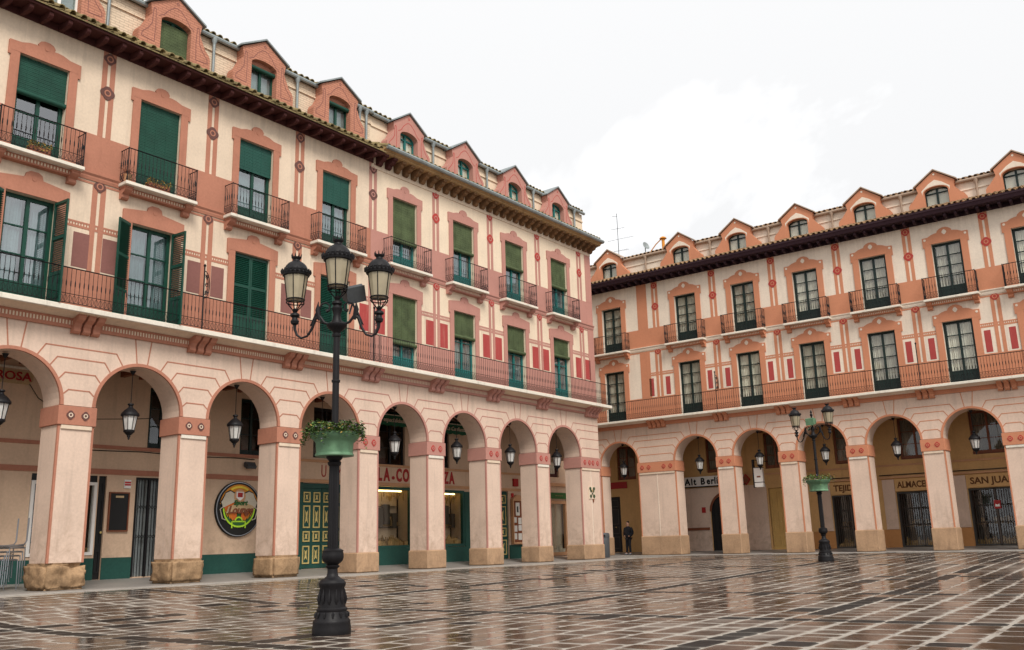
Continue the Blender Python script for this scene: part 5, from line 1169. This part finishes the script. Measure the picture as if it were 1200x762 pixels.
dm = empty('diamond_sign', RW(3.24, YB-.065, 3.8)); tag(dm, 'dark red diamond-shaped sign behind the second right range pillar', 'sign'); obj('face', MB().prism([(-.26, 0), (0, -.3), (.26, 0), (0, .3)], -.05, 0), 'redtext', dm); obj('dark_core', MB().prism([(-.2, 0), (0, -.23), (.2, 0), (0, .23)], -.06, -.0501), 'woodbrown', dm)
bn = empty('projecting_sign', RW(4.78, 1.2, 3.76)); tag(bn, 'white upright projecting sign hanging below the lantern of the ochre door', 'sign')
obj('case', MB().box(-.22, .24, -.1, .1, -.5, .5), 'white', bn, bevel=.01); obj('edge', MB().box(-.29, -.221, -.1, .1, -.52, .9), 'black', bn)
for z in (-.28, .46): obj('band', MB().box(-.225, .245, -.106, .104, z, z+.035), 'black', bn)
obj('bracket', MB().tube([(-.25, 0, .9), (-.25, YB-1.25, .9)], .02, 5), 'iron', bn); obj('print', MB().box(-.07, .12, -.104, -.1, -.02, .06), 'woodbrown', bn)
for k, (x, s_, w, l_) in enumerate(((8.62, 'TEJIDOS', 1.5, 'shop lettering above the gated shop behind the far lamp post'), (11.92, 'ALMACENES', 1.9, 'shop lettering above the gated shop second from right'), (15.2, 'SAN JUAN', 1.9, 'shop lettering above the gated shop at the right edge'))):
    o = empty('shop_lettering', RW(x, YB-.051, 3.05)); tag(o, 'dark brown capitals, '+l_, 'lettering'); me = text_mesh(s_, .42, 'browntext', off=.012)
    ww = max(v.co.x for v in me.vertices)-min(v.co.x for v in me.vertices); me.transform(Matrix.Diagonal((w/ww, 1, 1, 1))); link('lettering', me, o)
rp_ = board('dark_panel_sign', RW(-4.87, YB-.001, 3.95), 0, 1.35, .38, 'redtext', 'dark red sign board over the door behind the standing person', 'sign', None, .05)
sr = board('small_red_notice', RW(.62, YB-.03, 2.3), 0, .22, .3, 'redtext', 'small red notice on the bar wall left of the arched door', 'notice')
sq = board('gate_sticker', RW(15.25, YB-.04, 1.95), 0, .28, .38, 'redtext', 'red and white sticker on the right-hand folding shop gate', 'sticker', None, .01); obj('white_mark', MB().prism([(-.1, -.1), (.1, -.1), (.08, .03), (0, -.02), (-.08, .03)], -.016, -.0101), 'white', sq)
mb = MB()
# rubbish bin at the corner
bn_ = empty('litter_bin', (-1.96, 29.32, -.035), (0, 0, R(20))); tag(bn_, 'dark grey plastic litter bin standing at the corner pier', 'bin')
obj('body', MB().lathe([(.26, 0), (.28, .03), (.30, .98), (.29, 1.0)], 20), 'plasticgrey', bn_, smooth=True); obj('lid', MB().lathe([(.305, .99), (.312, 1.03), (.305, 1.16), (.27, 1.22), (.1, 1.24)], 20), 'plasticgrey', bn_, smooth=True)
obj('slot', MB().box(-.15, .15, -.318, -.2, 1.05, 1.14), 'black', bn_)
# stacked bar stools at the left edge
def stool(p, rz, label):
    o = empty('metal_stool', p, (0, 0, rz)); tag(o, label, 'stool', 'stacked aluminium stools at the left edge')
    part('sts', 'seat', lambda m_: [m_.box(-.2+k*.068, -.14+k*.068, -.21, .21, .755, .775) for k in range(6)], 'aluminium', o)
    for sx in (-1, 1):
        for sy in (-1, 1): part('stl%d%d' % (sx, sy), 'leg', lambda m_: m_.tube([(sx*.2, sy*.2, .75), (sx*.225, sy*.22, .72), (sx*.235, sy*.235, 0)], .0145, 6), 'aluminium', o, smooth=True)
    part('stf', 'seat_frame', lambda m_: m_.tube([(-.22, -.22, .745), (.22, -.22, .745), (.22, .22, .745), (-.22, .22, .745), (-.22, -.22, .745)], .017, 6), 'aluminium', o)
    part('str', 'footrest', lambda m_: m_.tube([(-.255, -.242, .3), (.255, -.242, .3)], .013, 5), 'aluminium', o)
    return o
for k in range(4):
    stool((-1.35+.02*k, -.42+.045*k, .02+.10*k), R(12), 'aluminium stool in the stack at the left edge, %s' % ['lowest, standing on the pavement', 'second from the bottom', 'third from the bottom', 'topmost of the stack'][k])
tb = empty('chair_frame', (-1.3, -.30, 1.10), (0, 0, R(12))); tag(tb, 'aluminium chair frame lying on top of the stool stack, two prongs up', 'chair')
for sx in (-.2, .2): obj('frame', MB().tube([(sx, -.9, .02), (sx, .0, .03), (sx, .22, .05), (sx, .28, .14), (sx, .29, .72)], .019, 7), 'aluminium', tb, smooth=True)
obj('seat', MB().box(-.22, .22, -.24, .2, .0, .03), 'aluminium', tb)
# person in dark clothes
def skin_mesh(name, pts, edges, root, mat, sub=2):
    me = bpy.data.meshes.new(name); bm = bmesh.new(); lay = bm.verts.layers.skin.verify(); vs = []
    for i, (x, y, z, r_) in enumerate(pts):
        v = bm.verts.new((x, y, z)); v[lay].radius = r_ if isinstance(r_, tuple) else (r_, r_); v[lay].use_root = (i == root); vs.append(v)
    for a, b_ in edges: bm.edges.new((vs[a], vs[b_]))
    bm.to_mesh(me); bm.free(); t_ = bpy.data.objects.new(name, me); col.objects.link(t_)
    t_.modifiers.new('s', 'SKIN'); q = t_.modifiers.new('d', 'SUBSURF'); q.levels = sub; q.render_levels = sub
    bpy.context.view_layer.update(); dg = bpy.context.evaluated_depsgraph_get(); m2 = bpy.data.meshes.new_from_object(t_.evaluated_get(dg)); bpy.data.objects.remove(t_)
    m2.materials.clear(); m2.materials.append(M[mat])
    for p in m2.polygons: p.use_smooth = True
    m2.name = name; return m2
pe = empty('person', (-3.02, 33.6, .02), (0, 0, R(-18))); tag(pe, 'person in a dark padded jacket and black trousers standing in the narrow arch', 'person')
H = [(0, .01, .95, (.15, .11)), (0, .0, 1.15, (.15, .105)), (0, 0, 1.35, (.17, .105)), (0, 0, 1.46, (.10, .08)), (0, -.01, 1.53, .055), (0, -.015, 1.60, (.068, .075)), (0, -.02, 1.68, (.078, .095)), (0, -.01, 1.76, (.06, .075)),
     (-.09, 0, .88, .092), (-.13, -.02, .5, .06), (-.17, .0, .09, .042), (-.18, -.13, .04, .038), (.09, 0, .88, .092), (.10, -.03, .5, .06), (.10, .03, .09, .042), (.12, -.10, .04, .038),
     (-.19, 0, 1.40, .062), (-.265, .03, 1.16, .05), (-.20, -.10, 1.0, .04), (-.14, -.13, .97, .036), (.19, 0, 1.40, .062), (.265, .03, 1.16, .05), (.20, -.10, 1.0, .04), (.14, -.13, .97, .036)]
ED = [(0, 1), (1, 2), (2, 3), (3, 4), (4, 5), (5, 6), (6, 7), (0, 8), (8, 9), (9, 10), (10, 11), (0, 12), (12, 13), (13, 14), (14, 15), (2, 16), (16, 17), (17, 18), (18, 19), (2, 20), (20, 21), (21, 22), (22, 23)]
link('body', skin_mesh('body', H, ED, 0, 'skin'), pe)
J = [(0, .01, .84, (.215, .165)), (0, .0, 1.12, (.22, .165)), (0, 0, 1.34, (.235, .155)), (0, 0, 1.47, (.13, .11)), (0, .01, 1.54, (.10, .095)), (-.24, 0, 1.39, .105), (-.325, .03, 1.15, .092), (-.20, -.10, .97, .08), (.24, 0, 1.39, .105), (.325, .03, 1.15, .092), (.20, -.10, .97, .08)]
link('jacket', skin_mesh('jacket', J, [(0, 1), (1, 2), (2, 3), (3, 4), (2, 5), (5, 6), (6, 7), (2, 8), (8, 9), (9, 10)], 0, 'coat'), pe)
T = [(0, .01, .93, (.15, .12)), (-.09, 0, .84, .105), (-.13, -.02, .5, .078), (-.17, .0, .08, .062), (.09, 0, .84, .105), (.10, -.03, .5, .078), (.10, .03, .08, .062)]
link('trousers', skin_mesh('trousers', T, [(0, 1), (1, 2), (2, 3), (0, 4), (4, 5), (5, 6)], 0, 'trousers'), pe)
for x, y in ((-.175, .03), (.11, .05)):
    link('shoe', skin_mesh('shoe', [(x, y, .05, (.05, .05)), (x, y-.1, .04, (.05, .04)), (x, y-.2, .035, (.042, .032))], [(0, 1), (1, 2)], 0, 'shoe'), pe)
link('hair', skin_mesh('hair', [(0, .02, 1.69, (.09, .085)), (0, .0, 1.775, (.075, .085)), (0, -.02, 1.80, (.05, .06))], [(0, 1), (1, 2)], 0, 'hair'), pe)
fa = MB()
for sx in (-1, 1): fa.lathe([(.0, 0), (.013, .004), (.009, .014), (0, .016)], 8, sx*.035, 0)
obj('eyes', fa, 'black', pe, (0, -.115, 1.665), (R(90), 0, 0)); obj('nose', MB().prismx([(-.105, 1.66), (-.145, 1.625), (-.105, 1.615)], -.014, .014), 'skin', pe); obj('mouth', MB().box(-.025, .025, -.108, -.1, 1.585, 1.592), 'redtext', pe)
for sx in (-1, 1): obj('ear', MB().lathe([(.0, -.03), (.02, -.02), (.022, .015), (.0, .03)], 8), 'skin', pe, (sx*.085, .0, 1.655))
# roof things
an = empty('television_aerial', RW(-3.75, 3.0, 17.2)); tag(an, 'tall thin television aerial mast on the roof of the right range', 'aerial')
obj('mast', MB().tube([(0, 0, 0), (0, 0, 3.45)], .02, 6), 'plasticgrey', an)
def boom(L0, L1, z, y=0, n=7, w=.16):
    mb = MB(); mb.tube([(L0, y, z+.03), (L1, y, z-.03)], .009, 4)
    for k in range(n):
        x = L0+(L1-L0)*(k+.5)/n; zz = z+.03-.06*(k+.5)/n; mb.tube([(x, y-w, zz), (x, y+w, zz)], .005, 3)
    obj('boom', mb, 'plasticgrey', an)
boom(-.45, .5, 2.45); boom(-.75, 1.15, 1.75); boom(-.35, .7, 1.0); boom(-.35, .02, 3.3, 0, 4, .1)
ch_ = empty('chimney_pipe', RW(-.25, 2.2, 17.0)); tag(ch_, 'orange-painted chimney pipe with a hood on the right range roof', 'chimney')
obj('pipe', MB().lathe([(.09, 0), (.09, .9), (.12, .92), (.12, .97), (.04, 1.0)], 12), 'amber', ch_, smooth=True); obj('hood', MB().lathe([(.22, 1.0), (.18, 1.06), (.08, 1.12), (.02, 1.14)], 12), 'amber', ch_, smooth=True)
obj('stay', MB().tube([(-.05, 0, 1.05), (-.5, 0, .75), (-.85, 0, .4)], .03, 6), 'amber', ch_)
ds = empty('satellite_dish', RW(-1.35, 2.0, 17.0)); tag(ds, 'small grey satellite dish beside the orange chimney pipe', 'dish')
obj('dish', MB().lathe([(.0, 0), (.12, .02), (.22, .06), (.25, .09), (.22, .075), (.0, .03)], 20, cap=False), 'zinc', ds, (0, 0, .72), (R(70), 0, R(75)), smooth=True); obj('post', MB().tube([(0, 0, 0), (0, 0, .75)], .03, 6), 'zinc', ds)
